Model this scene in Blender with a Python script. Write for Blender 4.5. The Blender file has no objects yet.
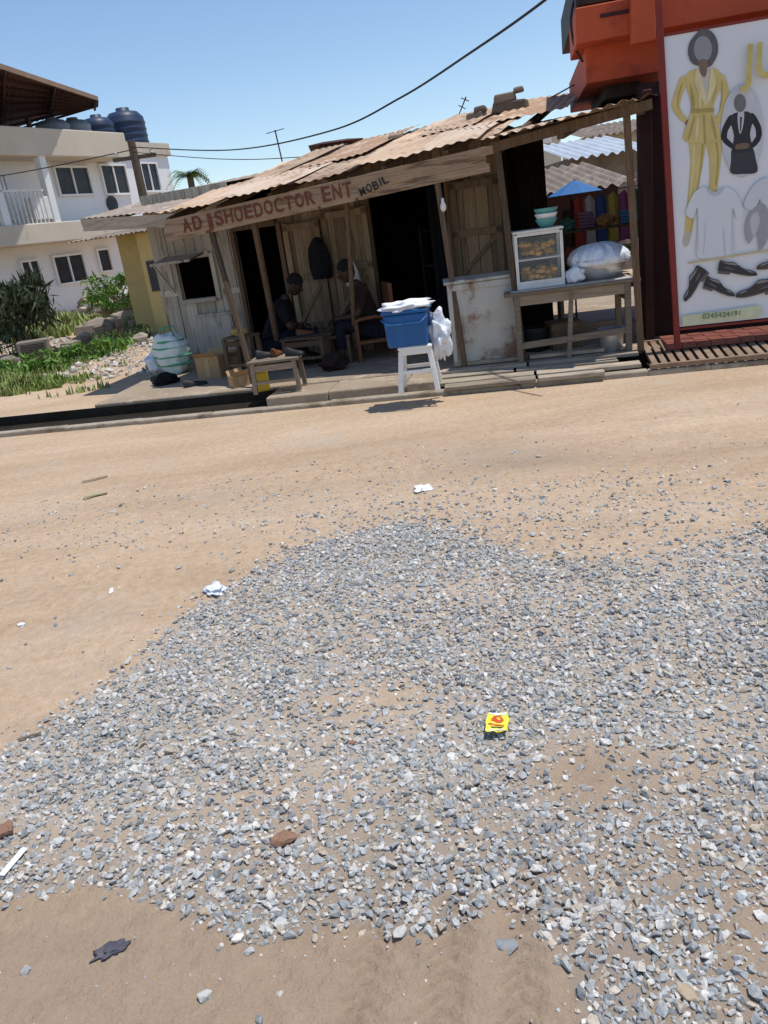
import bpy, bmesh, math, random
import numpy as np
from mathutils import Vector, Matrix, noise
random.seed(7); rng=np.random.default_rng(7)
R=math.radians; sin=math.sin; cos=math.cos; PI=math.pi
sc=bpy.context.scene; col=sc.collection
F=780.; PP=R(20); RO=R(8); H=1.55
SP,CP,SR,CR=sin(PP),cos(PP),sin(RO),cos(RO)
CAM=Vector((0,0,H))
def ray(px,py):
    dx=px-384; dy=512-py
    v=-dx*SR+dy*CR; u=dx*CR+dy*SR
    return Vector((u,F*CP+v*SP,-F*SP+v*CP))
def atz(px,py,z=0.):
    d=ray(px,py); return CAM+d*((z-H)/d.z)
def atY(px,py,Y):
    d=ray(px,py); return CAM+d*(Y/d.y)
def proj(x,y,z=0.):
    c=y*CP+(H-z)*SP; v=F*(y*SP-(H-z)*CP)/c; u=F*x/c
    return 384+u*CR-v*SR, 512-(u*SR+v*CR)
class Frame:                       # a vertical plane: s along it, t towards the street, z up
    def __init__(s,o,ang): s.o=Vector((o[0],o[1],0)); s.a=ang; s.ex=Vector((cos(ang),sin(ang),0)); s.ey=Vector((-sin(ang),cos(ang),0))
    def w(s,S,t,z): return s.o+s.ex*S-s.ey*t+Vector((0,0,z))
    def un(s,px,py,t=0.):
        d=ray(px,py); k=(-t-(CAM-s.o).dot(s.ey))/d.dot(s.ey); p=CAM+d*k
        return (p-s.o).dot(s.ex), p.z
    def loc(s,p): q=p-s.o; return q.dot(s.ex), -q.dot(s.ey)
FR=Frame((-2.3,10.8),math.atan2(-1.6,3.93))
k0=atz(0,438); k1=atz(768,365)
KF=Frame((k0.x,k0.y),math.atan2(k1.y-k0.y,k1.x-k0.x))
PF=Frame((2.9,7.1),R(-12))
w0=atY(0,135,28); w1=atY(160,140,35)
WB=Frame((w0.x,w0.y),math.atan2(w1.y-w0.y,w1.x-w0.x))
ZP=.14
# ---------------------------------------------------------------- materials
def M(name,c1,c2=None,scale=4,rough=.8,bump=.25,bs=50,metal=0,var=0,stretch=(1,1,1),c3=None,s3=2,t3=.55,spec=.3,alpha=None,trans=0,detail=6):
    m=bpy.data.materials.new(name); m.use_nodes=True; nt=m.node_tree; N=nt.nodes; L=nt.links
    b=N['Principled BSDF']; b.inputs['Roughness'].default_value=rough; b.inputs['Metallic'].default_value=metal
    b.inputs['Specular IOR Level'].default_value=spec
    tc=N.new('ShaderNodeTexCoord'); mp=N.new('ShaderNodeMapping'); mp.inputs['Scale'].default_value=stretch
    L.new(tc.outputs['Object'],mp.inputs['Vector'])
    c2=c2 or tuple(x*.75 for x in c1)
    n=N.new('ShaderNodeTexNoise'); n.inputs['Scale'].default_value=scale; n.inputs['Detail'].default_value=detail; n.inputs['Roughness'].default_value=.65
    L.new(mp.outputs[0],n.inputs['Vector'])
    r=N.new('ShaderNodeValToRGB'); r.color_ramp.elements[0].position=.33; r.color_ramp.elements[1].position=.67
    r.color_ramp.elements[0].color=(*c1,1); r.color_ramp.elements[1].color=(*c2,1); L.new(n.outputs['Fac'],r.inputs['Fac'])
    out=r.outputs['Color']
    if c3:
        n3=N.new('ShaderNodeTexNoise'); n3.inputs['Scale'].default_value=s3; n3.inputs['Detail'].default_value=9; n3.inputs['Roughness'].default_value=.7
        L.new(mp.outputs[0],n3.inputs['Vector'])
        r3=N.new('ShaderNodeValToRGB'); r3.color_ramp.elements[0].position=t3-.04; r3.color_ramp.elements[1].position=t3+.05
        L.new(n3.outputs['Fac'],r3.inputs['Fac'])
        mx=N.new('ShaderNodeMixRGB'); L.new(r3.outputs['Color'],mx.inputs['Fac']); L.new(out,mx.inputs['Color1']); mx.inputs['Color2'].default_value=(*c3,1); out=mx.outputs[0]
    if var:
        at=N.new('ShaderNodeAttribute'); at.attribute_name='var'
        mr=N.new('ShaderNodeMapRange'); mr.inputs['To Min'].default_value=1-var; mr.inputs['To Max'].default_value=1+var*.6; L.new(at.outputs['Fac'],mr.inputs['Value'])
        mm=N.new('ShaderNodeVectorMath'); mm.operation='SCALE'; L.new(out,mm.inputs[0]); L.new(mr.outputs[0],mm.inputs['Scale']); out=mm.outputs[0]
    L.new(out,b.inputs['Base Color'])
    if bump:
        nb=N.new('ShaderNodeTexNoise'); nb.inputs['Scale'].default_value=bs; nb.inputs['Detail'].default_value=5; L.new(mp.outputs[0],nb.inputs['Vector'])
        bp=N.new('ShaderNodeBump'); bp.inputs['Strength'].default_value=bump; bp.inputs['Distance'].default_value=.02
        L.new(nb.outputs['Fac'],bp.inputs['Height']); L.new(bp.outputs[0],b.inputs['Normal'])
    if trans: b.inputs['Transmission Weight'].default_value=trans
    if alpha is not None: b.inputs['Alpha'].default_value=alpha
    return m
WOODV=(14,14,1.2)
m_plank=M('plank wood',(.33,.245,.16),(.20,.145,.09),3,.85,.5,30,var=.45,stretch=WOODV,c3=(.12,.085,.055),s3=.8,t3=.6)
m_pale=M('pale painted plank',(.56,.51,.43),(.40,.35,.28),3,.85,.4,30,var=.3,stretch=WOODV,c3=(.22,.16,.11),s3=.8,t3=.58)
m_post=M('post wood',(.18,.115,.07),(.09,.058,.035),4,.85,.5,30,var=.3,stretch=WOODV)
m_greyw=M('grey weathered wood',(.50,.42,.32),(.30,.24,.18),4,.85,.5,30,var=.35,stretch=(1.2,14,14),c3=(.19,.14,.10),s3=.9,t3=.6)
m_board=M('sign board wood',(.43,.30,.19),(.30,.195,.12),4,.85,.5,25,var=.25,stretch=(1.2,14,14),c3=(.16,.10,.06),s3=1.2,t3=.58)
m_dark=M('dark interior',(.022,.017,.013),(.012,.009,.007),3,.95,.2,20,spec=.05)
m_roofs=[M('tan rust roof sheet',(.60,.44,.31),(.45,.31,.20),2.2,.8,.35,40,var=.15,c3=(.32,.20,.12),s3=3,t3=.58),
 M('brown rust roof sheet',(.42,.27,.17),(.30,.18,.11),2.2,.85,.35,40,var=.15,c3=(.55,.42,.3),s3=3,t3=.56),
 M('pale worn roof sheet',(.64,.51,.39),(.52,.38,.27),2.2,.8,.35,40,var=.15,c3=(.36,.23,.14),s3=2.5,t3=.56),
 M('dull rust roof sheet',(.50,.37,.26),(.37,.25,.17),2.2,.85,.35,40,var=.15,c3=(.24,.155,.10),s3=4,t3=.56)]
m_rust2=M('grey rust roof sheet',(.30,.25,.20),(.20,.15,.12),2,.85,.4,30,var=.3,c3=(.40,.32,.26),s3=3,t3=.56)
m_redtxt=M('rust red sign paint',(.12,.03,.018),(.19,.07,.04),30,.8,.1,40)
m_blktxt=M('black sign paint',(.03,.025,.02),None,20,.8,0)
m_conc=M('concrete',(.42,.36,.28),(.29,.24,.18),3,.9,.6,60,c3=(.22,.17,.12),s3=2.5,t3=.54)
m_plat=M('cement and earth apron',(.36,.285,.205),(.25,.19,.135),2,.95,.5,50,c3=(.42,.34,.255),s3=4,t3=.56)
m_gut=M('wet gutter',(.035,.028,.02),(.02,.016,.012),5,.5,.4,20,spec=.1)
m_white=M('white wall paint',(.80,.80,.80),(.70,.70,.70),.5,.8,.1,20,c3=(.52,.51,.49),s3=.6,t3=.66)
m_beige=M('beige wall paint',(.60,.53,.43),(.50,.44,.35),.5,.85,.1,20,c3=(.38,.33,.27),s3=.7,t3=.62)
m_yellow=M('yellow ochre wall paint',(.62,.47,.20),(.50,.37,.15),1,.85,.15,20,c3=(.36,.30,.2),s3=1.2,t3=.6)
m_pane=M('window glass',(.02,.022,.028),(.035,.04,.05),2,.25,0,spec=.25)
m_maroon=M('maroon roof sheet',(.10,.05,.045),(.07,.035,.03),1,.8,.1,10,spec=.1)
m_browniron=M('dark brown purlin',(.06,.03,.025),(.04,.022,.018),4,.8,.1,10,spec=.1)
m_tank=M('dark blue plastic tank',(.02,.035,.075),(.03,.05,.095),2,.45,.1,10)
m_tankg=M('grey plastic tank',(.22,.26,.32),(.18,.21,.26),2,.5,.1,10)
m_orange=M('orange red wall paint',(.56,.10,.035),(.46,.08,.03),1,.65,.1,15,c3=(.34,.06,.03),s3=1.4,t3=.60)
m_redpost=M('red painted metal',(.24,.03,.025),(.18,.025,.02),4,.6,.1,30,c3=(.12,.03,.02),s3=5,t3=.62)
m_maroonw=M('dark maroon wall',(.06,.02,.018),(.035,.014,.012),2,.7,.2,20)
m_poster=M('poster print white',(.74,.75,.77),(.68,.69,.72),1.2,.45,.12,3)
m_tile=M('red tile',(.24,.075,.055),(.15,.05,.035),6,.7,.3,30,var=.3)
m_iron=M('dark iron',(.07,.055,.045),(.035,.028,.024),8,.6,.3,40,metal=.5)
m_grate=M('rusty grate iron',(.30,.21,.15),(.19,.125,.085),8,.85,.3,40,var=.2)
m_cream=M('white painted frame',(.74,.73,.68),(.62,.60,.54),6,.6,.2,30)
m_glass=M('showcase glass',(.5,.55,.55),None,2,.05,0,alpha=.10,spec=.5)
m_food=M('fried snacks',(.78,.45,.10),(.58,.27,.05),20,.7,.4,60,var=.4)
m_silver=M('aluminium basin',(.66,.66,.66),(.5,.5,.5),8,.42,.2,30,metal=.7)
m_cloth=M('white cloth',(.80,.81,.84),(.70,.71,.74),6,.9,.4,25)
m_plastw=M('white plastic',(.80,.80,.78),(.70,.69,.66),6,.45,.05,30)
m_blue=M('blue plastic',(.02,.12,.33),(.015,.09,.27),6,.4,.05,30)
m_cyan=M('green blue plastic bowl',(.14,.38,.36),(.10,.3,.28),6,.35,0)
m_bagw=M('thin white plastic bag',(.76,.79,.84),(.62,.67,.74),12,.35,.7,30)
m_green=M('green stripe fabric',(.10,.40,.22),(.08,.3,.17),12,.8,.2,40)
m_carton=M('brown cardboard',(.46,.29,.15),(.36,.22,.11),5,.85,.2,30)
m_yelp=M('yellow plastic',(.70,.50,.04),(.6,.4,.03),6,.4,.05,30)
m_skin=M('dark brown skin',(.05,.026,.017),(.04,.021,.013),10,.5,.1,60)
m_hair=M('black hair',(.01,.01,.01),None,30,.9,.4,90)
m_shirtA=M('black shirt fabric',(.016,.017,.02),(.011,.011,.014),8,.95,.4,30,spec=.1)
m_shirtB=M('dark brown shirt fabric',(.04,.024,.022),(.028,.017,.016),8,.9,.4,30,spec=.1)
m_jean=M('dark trousers fabric',(.016,.018,.026),(.012,.013,.02),8,.95,.4,30,spec=.1)
m_rubber=M('dark rubber',(.02,.02,.022),None,8,.6,.1,30)
m_chair=M('brown varnished wood',(.18,.075,.035),(.12,.045,.02),4,.5,.2,30,stretch=WOODV)
m_rustbr=M('rusted white paint',(.58,.55,.48),(.44,.41,.35),3,.7,.25,30,c3=(.26,.16,.10),s3=2.8,t3=.555)
m_wire=M('black cable',(.02,.02,.022),None,3,.6,0)
m_leaf=M('leaves',(.11,.18,.045),(.07,.12,.03),3,.6,0,var=.5)
m_leafd=M('dark leaves',(.07,.095,.04),(.04,.06,.028),3,.6,0,var=.6)
m_leafb=M('bright leaves',(.16,.30,.045),(.11,.21,.035),3,.6,0,var=.5)
m_grass=M('grass blades',(.22,.32,.07),(.32,.32,.13),.8,.7,0,var=.45)
m_bark=M('bark',(.14,.10,.07),None,8,.9,.5,40)
m_block=M('sandcrete block',(.40,.34,.27),(.27,.22,.17),4,.95,.7,40,var=.3,c3=(.2,.16,.12),s3=3,t3=.58)
m_oldblock=M('sooty block',(.24,.19,.15),(.15,.12,.095),6,.95,.7,40,var=.3)
m_redstone=M('red brown stone',(.30,.17,.11),(.22,.12,.08),25,.9,.6,80)
m_tarp=M('blue tarpaulin',(.03,.14,.36),None,3,.6,.3,10)
m_white_sheet=M('bluish zinc sheet',(.60,.64,.68),(.46,.5,.54),1.5,.5,.2,10,metal=.2)
# ---------------------------------------------------------------- mesh builder
def tag(o,label=None,cat=None,group=None,kind=None):
    if label: o['label']=label
    if cat: o['category']=cat
    if group: o['group']=group
    if kind: o['kind']=kind
    return o
def thing(name,label,cat,loc=(0,0,0),rz=0,group=None):
    o=bpy.data.objects.new(name,None); col.objects.link(o); o.empty_display_size=.1
    o.location=loc; o.rotation_euler=(0,0,rz); return tag(o,label,cat,group)
def basis(d):
    d=d.normalized(); a=Vector((0,0,1)) if abs(d.z)<.9 else Vector((0,1,0))
    x=a.cross(d).normalized(); return x,d.cross(x)
class MB:
    def __init__(s): s.v=[]; s.f=[]; s.a=[]
    def add(s,vs,fs,var=None):
        n=len(s.v); s.v+=[tuple(v) for v in vs]; s.f+=[tuple(i+n for i in f) for f in fs]
        a=random.random() if var is None else var; s.a+=[a]*len(fs); return s
    def box(s,c,d,rz=0,rx=0,ry=0,taper=1,var=None):
        m=Matrix.Translation(c)@Matrix.Rotation(rz,4,'Z')@Matrix.Rotation(ry,4,'Y')@Matrix.Rotation(rx,4,'X')
        vs=[]
        for z in (-.5,.5):
            k=taper if z>0 else 1
            for x,y in ((-.5,-.5),(.5,-.5),(.5,.5),(-.5,.5)): vs.append(m@Vector((x*d[0]*k,y*d[1]*k,z*d[2])))
        return s.add(vs,[(3,2,1,0),(4,5,6,7),(0,1,5,4),(1,2,6,5),(2,3,7,6),(3,0,4,7)],var)
    def b2(s,a,b,var=None): return s.box([(a[i]+b[i])/2 for i in range(3)],[abs(b[i]-a[i]) for i in range(3)],var=var)
    def bar(s,p,q,w,h=None,var=None):      # w = sideways (y for a bar along x), h = upward
        p=Vector(p);q=Vector(q);h=h or w; x,y=basis(q-p); vs=[]
        for c in (p,q):
            for a,b in ((-1,-1),(1,-1),(1,1),(-1,1)): vs.append(c+x*a*w/2+y*b*h/2)
        return s.add(vs,[(3,2,1,0),(4,5,6,7),(0,1,5,4),(1,2,6,5),(2,3,7,6),(3,0,4,7)],var)
    def tube(s,pts,r,n=8,var=None):
        pts=[Vector(p) for p in pts]; vs=[]; fs=[]
        for i,p in enumerate(pts):
            d=pts[min(i+1,len(pts)-1)]-pts[max(i-1,0)]; x,y=basis(d); rr=r[i] if isinstance(r,(list,tuple)) else r
            for k in range(n): a=2*PI*k/n; vs.append(p+x*cos(a)*rr+y*sin(a)*rr)
        for i in range(len(pts)-1):
            for k in range(n): fs.append((i*n+k,i*n+(k+1)%n,(i+1)*n+(k+1)%n,(i+1)*n+k))
        fs.append(tuple(range(n-1,-1,-1))); fs.append(tuple(len(vs)-n+k for k in range(n)))
        return s.add(vs,fs,var)
    def lathe(s,pr,n=24,c=(0,0,0),var=None,wob=0,sx=1,sy=1,fr=2):
        vs=[];fs=[]
        for i,(r,z) in enumerate(pr):
            for k in range(n):
                a=2*PI*k/n; w_=noise.noise(Vector((cos(a)*fr,sin(a)*fr,z*12)))*wob; rr=r*(1+w_)
                vs.append((c[0]+rr*cos(a)*sx,c[1]+rr*sin(a)*sy,c[2]+z+w_*.12*(wob>0)))
        for i in range(len(pr)-1):
            for k in range(n): fs.append((i*n+k,i*n+(k+1)%n,(i+1)*n+(k+1)%n,(i+1)*n+k))
        fs.append(tuple(range(n-1,-1,-1))); fs.append(tuple(len(vs)-n+k for k in range(n)))
        return s.add(vs,fs,var)
    def prism(s,poly,z0,z1,var=None):
        n=len(poly); vs=[(p[0],p[1],z0) for p in poly]+[(p[0],p[1],z1) for p in poly]
        fs=[tuple(range(n-1,-1,-1)),tuple(range(n,2*n))]+[(i,(i+1)%n,n+(i+1)%n,n+i) for i in range(n)]
        return s.add(vs,fs,var)
    def poly(s,pts,var=None): return s.add(pts,[tuple(range(len(pts)))],var)
    def blob(s,c,d,n=3,amp=.2,fr=2.,seed=0,var=None):
        bm=bmesh.new(); bmesh.ops.create_icosphere(bm,subdivisions=n,radius=1)
        vs=[]
        for v in bm.verts:
            q=v.co*fr+Vector((seed*7.3,seed,0))
            k=1+amp*(noise.noise(q)*1.1+.5*abs(noise.noise(q*2.3))-.1); vs.append((c[0]+v.co.x*d[0]*k,c[1]+v.co.y*d[1]*k,c[2]+v.co.z*d[2]*k))
        fs=[tuple(v.index for v in f.verts) for f in bm.faces]; bm.free(); return s.add(vs,fs,var)
    def corr(s,P,nx,wl,amp,ny=6,length=None,var=None,dent=.012):
        vs=[];fs=[]
        for j in range(ny+1):
            for i in range(nx+1):
                p=P(i/nx,j/ny); z=amp*sin(2*PI*(i/nx)*length/wl)+dent*noise.noise(Vector((p.x*1.7,p.y*1.7,3)))
                vs.append(p+Vector((0,0,z)))
        for j in range(ny):
            for i in range(nx):
                a=j*(nx+1)+i; fs.append((a,a+1,a+nx+2,a+nx+1))
        return s.add(vs,fs,var)
    def build(s,name,mat,parent=None,loc=(0,0,0),rz=0,bevel=0,smooth=False):
        me=bpy.data.meshes.new(name); me.from_pydata(s.v,[],s.f); me.update()
        at=me.attributes.new('var','FLOAT','FACE'); at.data.foreach_set('value',s.a)
        o=bpy.data.objects.new(name,me); col.objects.link(o); me.materials.append(mat)
        if parent: o.parent=parent
        else: o.location=loc; o.rotation_euler=(0,0,rz)
        if smooth: me.polygons.foreach_set('use_smooth',[True]*len(me.polygons))
        if bevel:
            b=o.modifiers.new('bevel','BEVEL'); b.width=bevel; b.segments=2; b.limit_method='ANGLE'
        return o
def text(s,size,mat,parent,name,mtx,extr=.002,sx=1,bold=0.):
    cu=bpy.data.curves.new('t','FONT'); cu.body=s; cu.size=size; cu.extrude=extr; cu.align_x='CENTER'; cu.align_y='CENTER'; cu.offset=bold
    to=bpy.data.objects.new('t',cu); col.objects.link(to); dg=bpy.context.evaluated_depsgraph_get()
    me=bpy.data.meshes.new_from_object(to.evaluated_get(dg)); bpy.data.objects.remove(to)
    me.transform(mtx@Matrix.Diagonal((sx,1,1,1))); me.materials.clear(); me.materials.append(mat)
    o=bpy.data.objects.new(name,me); col.objects.link(o); o.parent=parent; return o
# ---------------------------------------------------------------- gravel density and the ground
MAIN=np.array([(-300,900),(-60,800),(30,735),(120,680),(190,610),(250,575),(330,540),(400,522),(470,535),(540,560),(640,560),(720,535),(800,520),(1100,470),(1300,1400),(590,1400),(578,1010),(560,950),(500,905),(440,935),(330,925),(250,950),(170,905),(90,880),(0,900),(-300,960)],float)
def inpoly(x,y,P):
    c=np.zeros(x.shape,bool); j=len(P)-1
    for i in range(len(P)):
        xi,yi=P[i]; xj,yj=P[j]
        m=((yi>y)!=(yj>y)); xx=(xj-xi)*(y-yi)/((yj-yi)+1e-9)+xi
        c^=(m&(x<xx)); j=i
    return c
def dens(x,y,jit=0):
    if jit: x=x+rng.normal(0,jit,x.shape); y=y+rng.normal(0,jit*.8,y.shape)
    d=inpoly(x,y,MAIN).astype(float)
    def ell(cx,cy,rx,ry): return np.exp(-(((x-cx)/rx)**2+((y-cy)/ry)**2)**1.5)
    d*=1-.93*ell(585,772,60,36); d*=1-.66*ell(392,703,85,36); d*=1-.30*ell(560,612,170,42)
    d*=1-.40*ell(700,690,60,34); d*=1-.80*ell(752,945,45,48); d*=1-.4*ell(640,545,110,26); d*=1-.4*ell(700,775,50,22); d*=1-.35*ell(480,835,50,22); d*=1-.25*ell(340,790,60,24); d*=1-.25*ell(620,880,70,24)
    d=np.maximum(d,.07*ell(90,525,140,26)); d=np.maximum(d,.12*ell(520,515,330,46))
    d=np.maximum(d,.005*(y<1100)*(y>395))
    return d
_w=[(rng.uniform(-1,1,2)*k,rng.uniform(0,6.28)) for k in (1.6,2.1,2.8,3.6,4.8,6.5,8.5,11,14) for _ in range(2)]
def lf(x,y): return sum(np.sin(w[0]*x*1.4+w[1]*y*1.4+p) for w,p in _w)/3.2
def axis(lo,parts,hi):
    out=[lo,lo*.5+parts[0][0]*.5,parts[0][0]-10,parts[0][0]-3,parts[0][0]-1]; out=[x for x in out if x<parts[0][0]]
    for a,b,st in parts: out+=list(np.arange(a,b-st*.5,st))
    e=parts[-1][1]; return np.array(out+[e,e+1,e+3,e+10,e+40,(e+hi)/2,hi])
xs=axis(-500,[(-5,-1,.045),(-1,1,.014),(1,5,.045)],500); ys=axis(-60,[(.6,1.1,.05),(1.1,1.8,.008),(1.8,8.4,.04)],900)
X,Y=np.meshgrid(xs,ys); Z=np.zeros_like(X)
fade=np.clip((7-Y)/2,0,1)*np.clip((5.5-abs(X)),0,1)*np.clip(Y,0,1)
for i in range(X.shape[0]):
    for j in range(X.shape[1]):
        if fade[i,j]>0:
            x,y=X[i,j],Y[i,j]
            Z[i,j]=fade[i,j]*(.02*noise.noise(Vector((x*.9,y*.9,0)))+.008*noise.noise(Vector((x*4,y*4,1)))+.005*noise.noise(Vector((x*12,y*12,2)))+(.0035*noise.noise(Vector((x*34,y*34,4))) if y<1.9 else 0))
rut=np.exp(-((Y-(4.9-.16*X+.1*np.sin(X*1.3)))/.16)**2)+np.exp(-((Y-(5.9-.18*X))/.18)**2)
Z-=fade*.018*rut
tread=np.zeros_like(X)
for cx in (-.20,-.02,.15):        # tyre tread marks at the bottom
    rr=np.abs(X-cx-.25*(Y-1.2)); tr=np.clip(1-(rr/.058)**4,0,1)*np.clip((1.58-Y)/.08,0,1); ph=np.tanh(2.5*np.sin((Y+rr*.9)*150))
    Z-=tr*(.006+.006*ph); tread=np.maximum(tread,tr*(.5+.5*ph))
W_=X.shape[1]
co=np.stack([X.ravel(),Y.ravel(),Z.ravel()],1)
ii,jj=np.meshgrid(np.arange(X.shape[0]-1),np.arange(W_-1),indexing='ij'); a=(ii*W_+jj).ravel()
fc=np.stack([a,a+1,a+W_+1,a+W_],1)
me=bpy.data.meshes.new('ground'); me.from_pydata(co.tolist(),[],fc.tolist())
gpx,gpy=proj(X.ravel(),np.maximum(Y.ravel(),.3))
g=dens(gpx,gpy)*np.clip(.92+.15*lf(X.ravel(),Y.ravel()),.2,1)
at=me.attributes.new('grav','FLOAT','POINT'); at.data.foreach_set('value',g.astype(np.float32))
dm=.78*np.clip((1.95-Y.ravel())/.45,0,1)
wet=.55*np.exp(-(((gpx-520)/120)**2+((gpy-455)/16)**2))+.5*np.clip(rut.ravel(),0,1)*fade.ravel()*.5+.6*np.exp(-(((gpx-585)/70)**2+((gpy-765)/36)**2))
at=me.attributes.new('damp_tread_shade','FLOAT','POINT'); at.data.foreach_set('value',np.clip(dm+wet+.25*tread.ravel(),0,1.1).astype(np.float32))  # damp dirt, plus tread grooves painted darker as relief shadow
me.polygons.foreach_set('use_smooth',[True]*len(me.polygons))
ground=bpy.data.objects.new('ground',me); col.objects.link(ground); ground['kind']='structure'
def ground_mat():
    m=bpy.data.materials.new('sandy dirt'); m.use_nodes=True; nt=m.node_tree; N=nt.nodes; L=nt.links; b=N['Principled BSDF']
    b.inputs['Roughness'].default_value=.95; b.inputs['Specular IOR Level'].default_value=.1
    tc=N.new('ShaderNodeTexCoord')
    def nz(s,d=8,r=.65,st=None):
        n=N.new('ShaderNodeTexNoise'); n.inputs['Scale'].default_value=s; n.inputs['Detail'].default_value=d; n.inputs['Roughness'].default_value=r
        if st:
            mp=N.new('ShaderNodeMapping'); mp.inputs['Scale'].default_value=st; mp.inputs['Rotation'].default_value=(0,0,.17); L.new(tc.outputs['Object'],mp.inputs['Vector']); L.new(mp.outputs[0],n.inputs['Vector'])
        else: L.new(tc.outputs['Object'],n.inputs['Vector'])
        return n.outputs['Fac']
    def ramp(f,els):
        r=N.new('ShaderNodeValToRGB'); e=r.color_ramp.elements
        e[0].position,e[0].color=els[0][0],(*els[0][1],1); e[1].position,e[1].color=els[-1][0],(*els[-1][1],1)
        for p,c in els[1:-1]: q=e.new(p); q.color=(*c,1)
        L.new(f,r.inputs['Fac']); return r.outputs['Color']
    def mix(f,c1,c2,mode='MIX'):
        x=N.new('ShaderNodeMixRGB'); x.blend_type=mode
        for s,v in (('Fac',f),('Color1',c1),('Color2',c2)):
            if isinstance(v,(float,int)): x.inputs[s].default_value=v
            elif isinstance(v,tuple): x.inputs[s].default_value=(*v,1)
            else: L.new(v,x.inputs[s])
        return x.outputs[0]
    base=ramp(nz(.8,8,.65,(.35,1.6,1)),[(.32,(.41,.29,.185)),(.5,(.495,.36,.24)),(.68,(.56,.425,.30))])
    fine=ramp(nz(22),[(.3,(.82,.80,.78)),(.7,(1.12,1.12,1.12))])
    c=mix(1.,base,fine,'MULTIPLY')
    sp=ramp(nz(160,3),[(.60,(0,0,0)),(.68,(1,1,1))]); c=mix(sp,c,(.36,.32,.27))
    sp2=ramp(nz(210,2),[(.62,(0,0,0)),(.70,(1,1,1))]); c=mix(sp2,c,(.62,.56,.49))
    bl=ramp(nz(1.7,8,.6,(.5,1.5,1)),[(.52,(0,0,0)),(.70,(.5,.5,.5))]); c=mix(bl,c,(.38,.275,.185))
    gr=ramp(nz(1.1,9,.7),[(.53,(0,0,0)),(.68,(.5,.5,.5))]); c=mix(gr,c,(.44,.38,.31))
    ag=N.new('ShaderNodeAttribute'); ag.attribute_name='grav'
    mr=N.new('ShaderNodeMapRange'); mr.inputs['From Max'].default_value=1; mr.inputs['To Max'].default_value=.75; L.new(ag.outputs['Fac'],mr.inputs['Value'])
    c=mix(mr.outputs[0],c,(.37,.335,.29))
    ad=N.new('ShaderNodeAttribute'); ad.attribute_name='damp_tread_shade'
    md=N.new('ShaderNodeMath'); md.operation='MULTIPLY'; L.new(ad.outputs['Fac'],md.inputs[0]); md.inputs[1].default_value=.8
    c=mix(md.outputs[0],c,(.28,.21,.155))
    L.new(c,b.inputs['Base Color'])
    b1=N.new('ShaderNodeBump'); b1.inputs['Strength'].default_value=.8; b1.inputs['Distance'].default_value=.010; L.new(nz(45,9,.75),b1.inputs['Height'])
    b2=N.new('ShaderNodeBump'); b2.inputs['Strength'].default_value=.6; b2.inputs['Distance'].default_value=.05; L.new(nz(6,5),b2.inputs['Height']); L.new(b1.outputs[0],b2.inputs['Normal'])
    L.new(b2.outputs[0],b.inputs['Normal']); return m
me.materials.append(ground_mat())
def gz(x,y):
    j=np.clip(np.searchsorted(xs,x),0,len(xs)-1); i=np.clip(np.searchsorted(ys,y),0,len(ys)-1); return Z[i,j]
def stone_mat():
    m=bpy.data.materials.new('crushed stone'); m.use_nodes=True; nt=m.node_tree; N=nt.nodes; L=nt.links; b=N['Principled BSDF']; b.inputs['Roughness'].default_value=.9; b.inputs['Specular IOR Level'].default_value=.15
    at=N.new('ShaderNodeAttribute'); at.attribute_name='var'
    r=N.new('ShaderNodeValToRGB'); e=r.color_ramp.elements; e[0].color=(.23,.24,.25,1); e[0].position=0; e[1].color=(.70,.68,.64,1); e[1].position=1
    for p,c in ((.2,(.32,.335,.345)),(.42,(.40,.415,.42)),(.62,(.50,.51,.51)),(.70,(.42,.36,.29)),(.80,(.52,.45,.37)),(.84,(.58,.56,.53)),(.95,(.62,.60,.57))): q=e.new(p); q.color=(*c,1)
    L.new(at.outputs['Fac'],r.inputs['Fac'])
    tc=N.new('ShaderNodeTexCoord'); n=N.new('ShaderNodeTexNoise'); n.inputs['Scale'].default_value=120; n.inputs['Detail'].default_value=3; L.new(tc.outputs['Object'],n.inputs['Vector'])
    rr=N.new('ShaderNodeValToRGB'); rr.color_ramp.elements[0].color=(.74,.73,.71,1); rr.color_ramp.elements[1].color=(1.14,1.11,1.07,1); rr.color_ramp.elements[0].position=.3; rr.color_ramp.elements[1].position=.7; L.new(n.outputs['Fac'],rr.inputs['Fac'])
    x=N.new('ShaderNodeMixRGB'); x.blend_type='MULTIPLY'; x.inputs['Fac'].default_value=1; L.new(r.outputs[0],x.inputs['Color1']); L.new(rr.outputs[0],x.inputs['Color2']); L.new(x.outputs[0],b.inputs['Base Color'])
    return m
m_stone=stone_mat()
def hull(n=13,fl=.8):
    bm=bmesh.new()
    for i in range(n):
        v=Vector((random.gauss(0,1),random.gauss(0,1),random.gauss(0,1))).normalized()*random.uniform(.82,1.06)
        bm.verts.new((v.x*.55,v.y*.43,v.z*.5*fl))
    r=bmesh.ops.convex_hull(bm,input=bm.verts)
    bmesh.ops.delete(bm,geom=[v for v in bm.verts if not v.link_faces],context='VERTS')
    bmesh.ops.triangulate(bm,faces=bm.faces); bmesh.ops.recalc_face_normals(bm,faces=bm.faces); bm.verts.index_update()
    V=np.array([v.co[:] for v in bm.verts]); Fc=np.array([[v.index for v in f.verts] for f in bm.faces]); bm.free(); return V,Fc
HULLS=[hull(random.choice((10,11,13))) for _ in range(24)]
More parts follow.
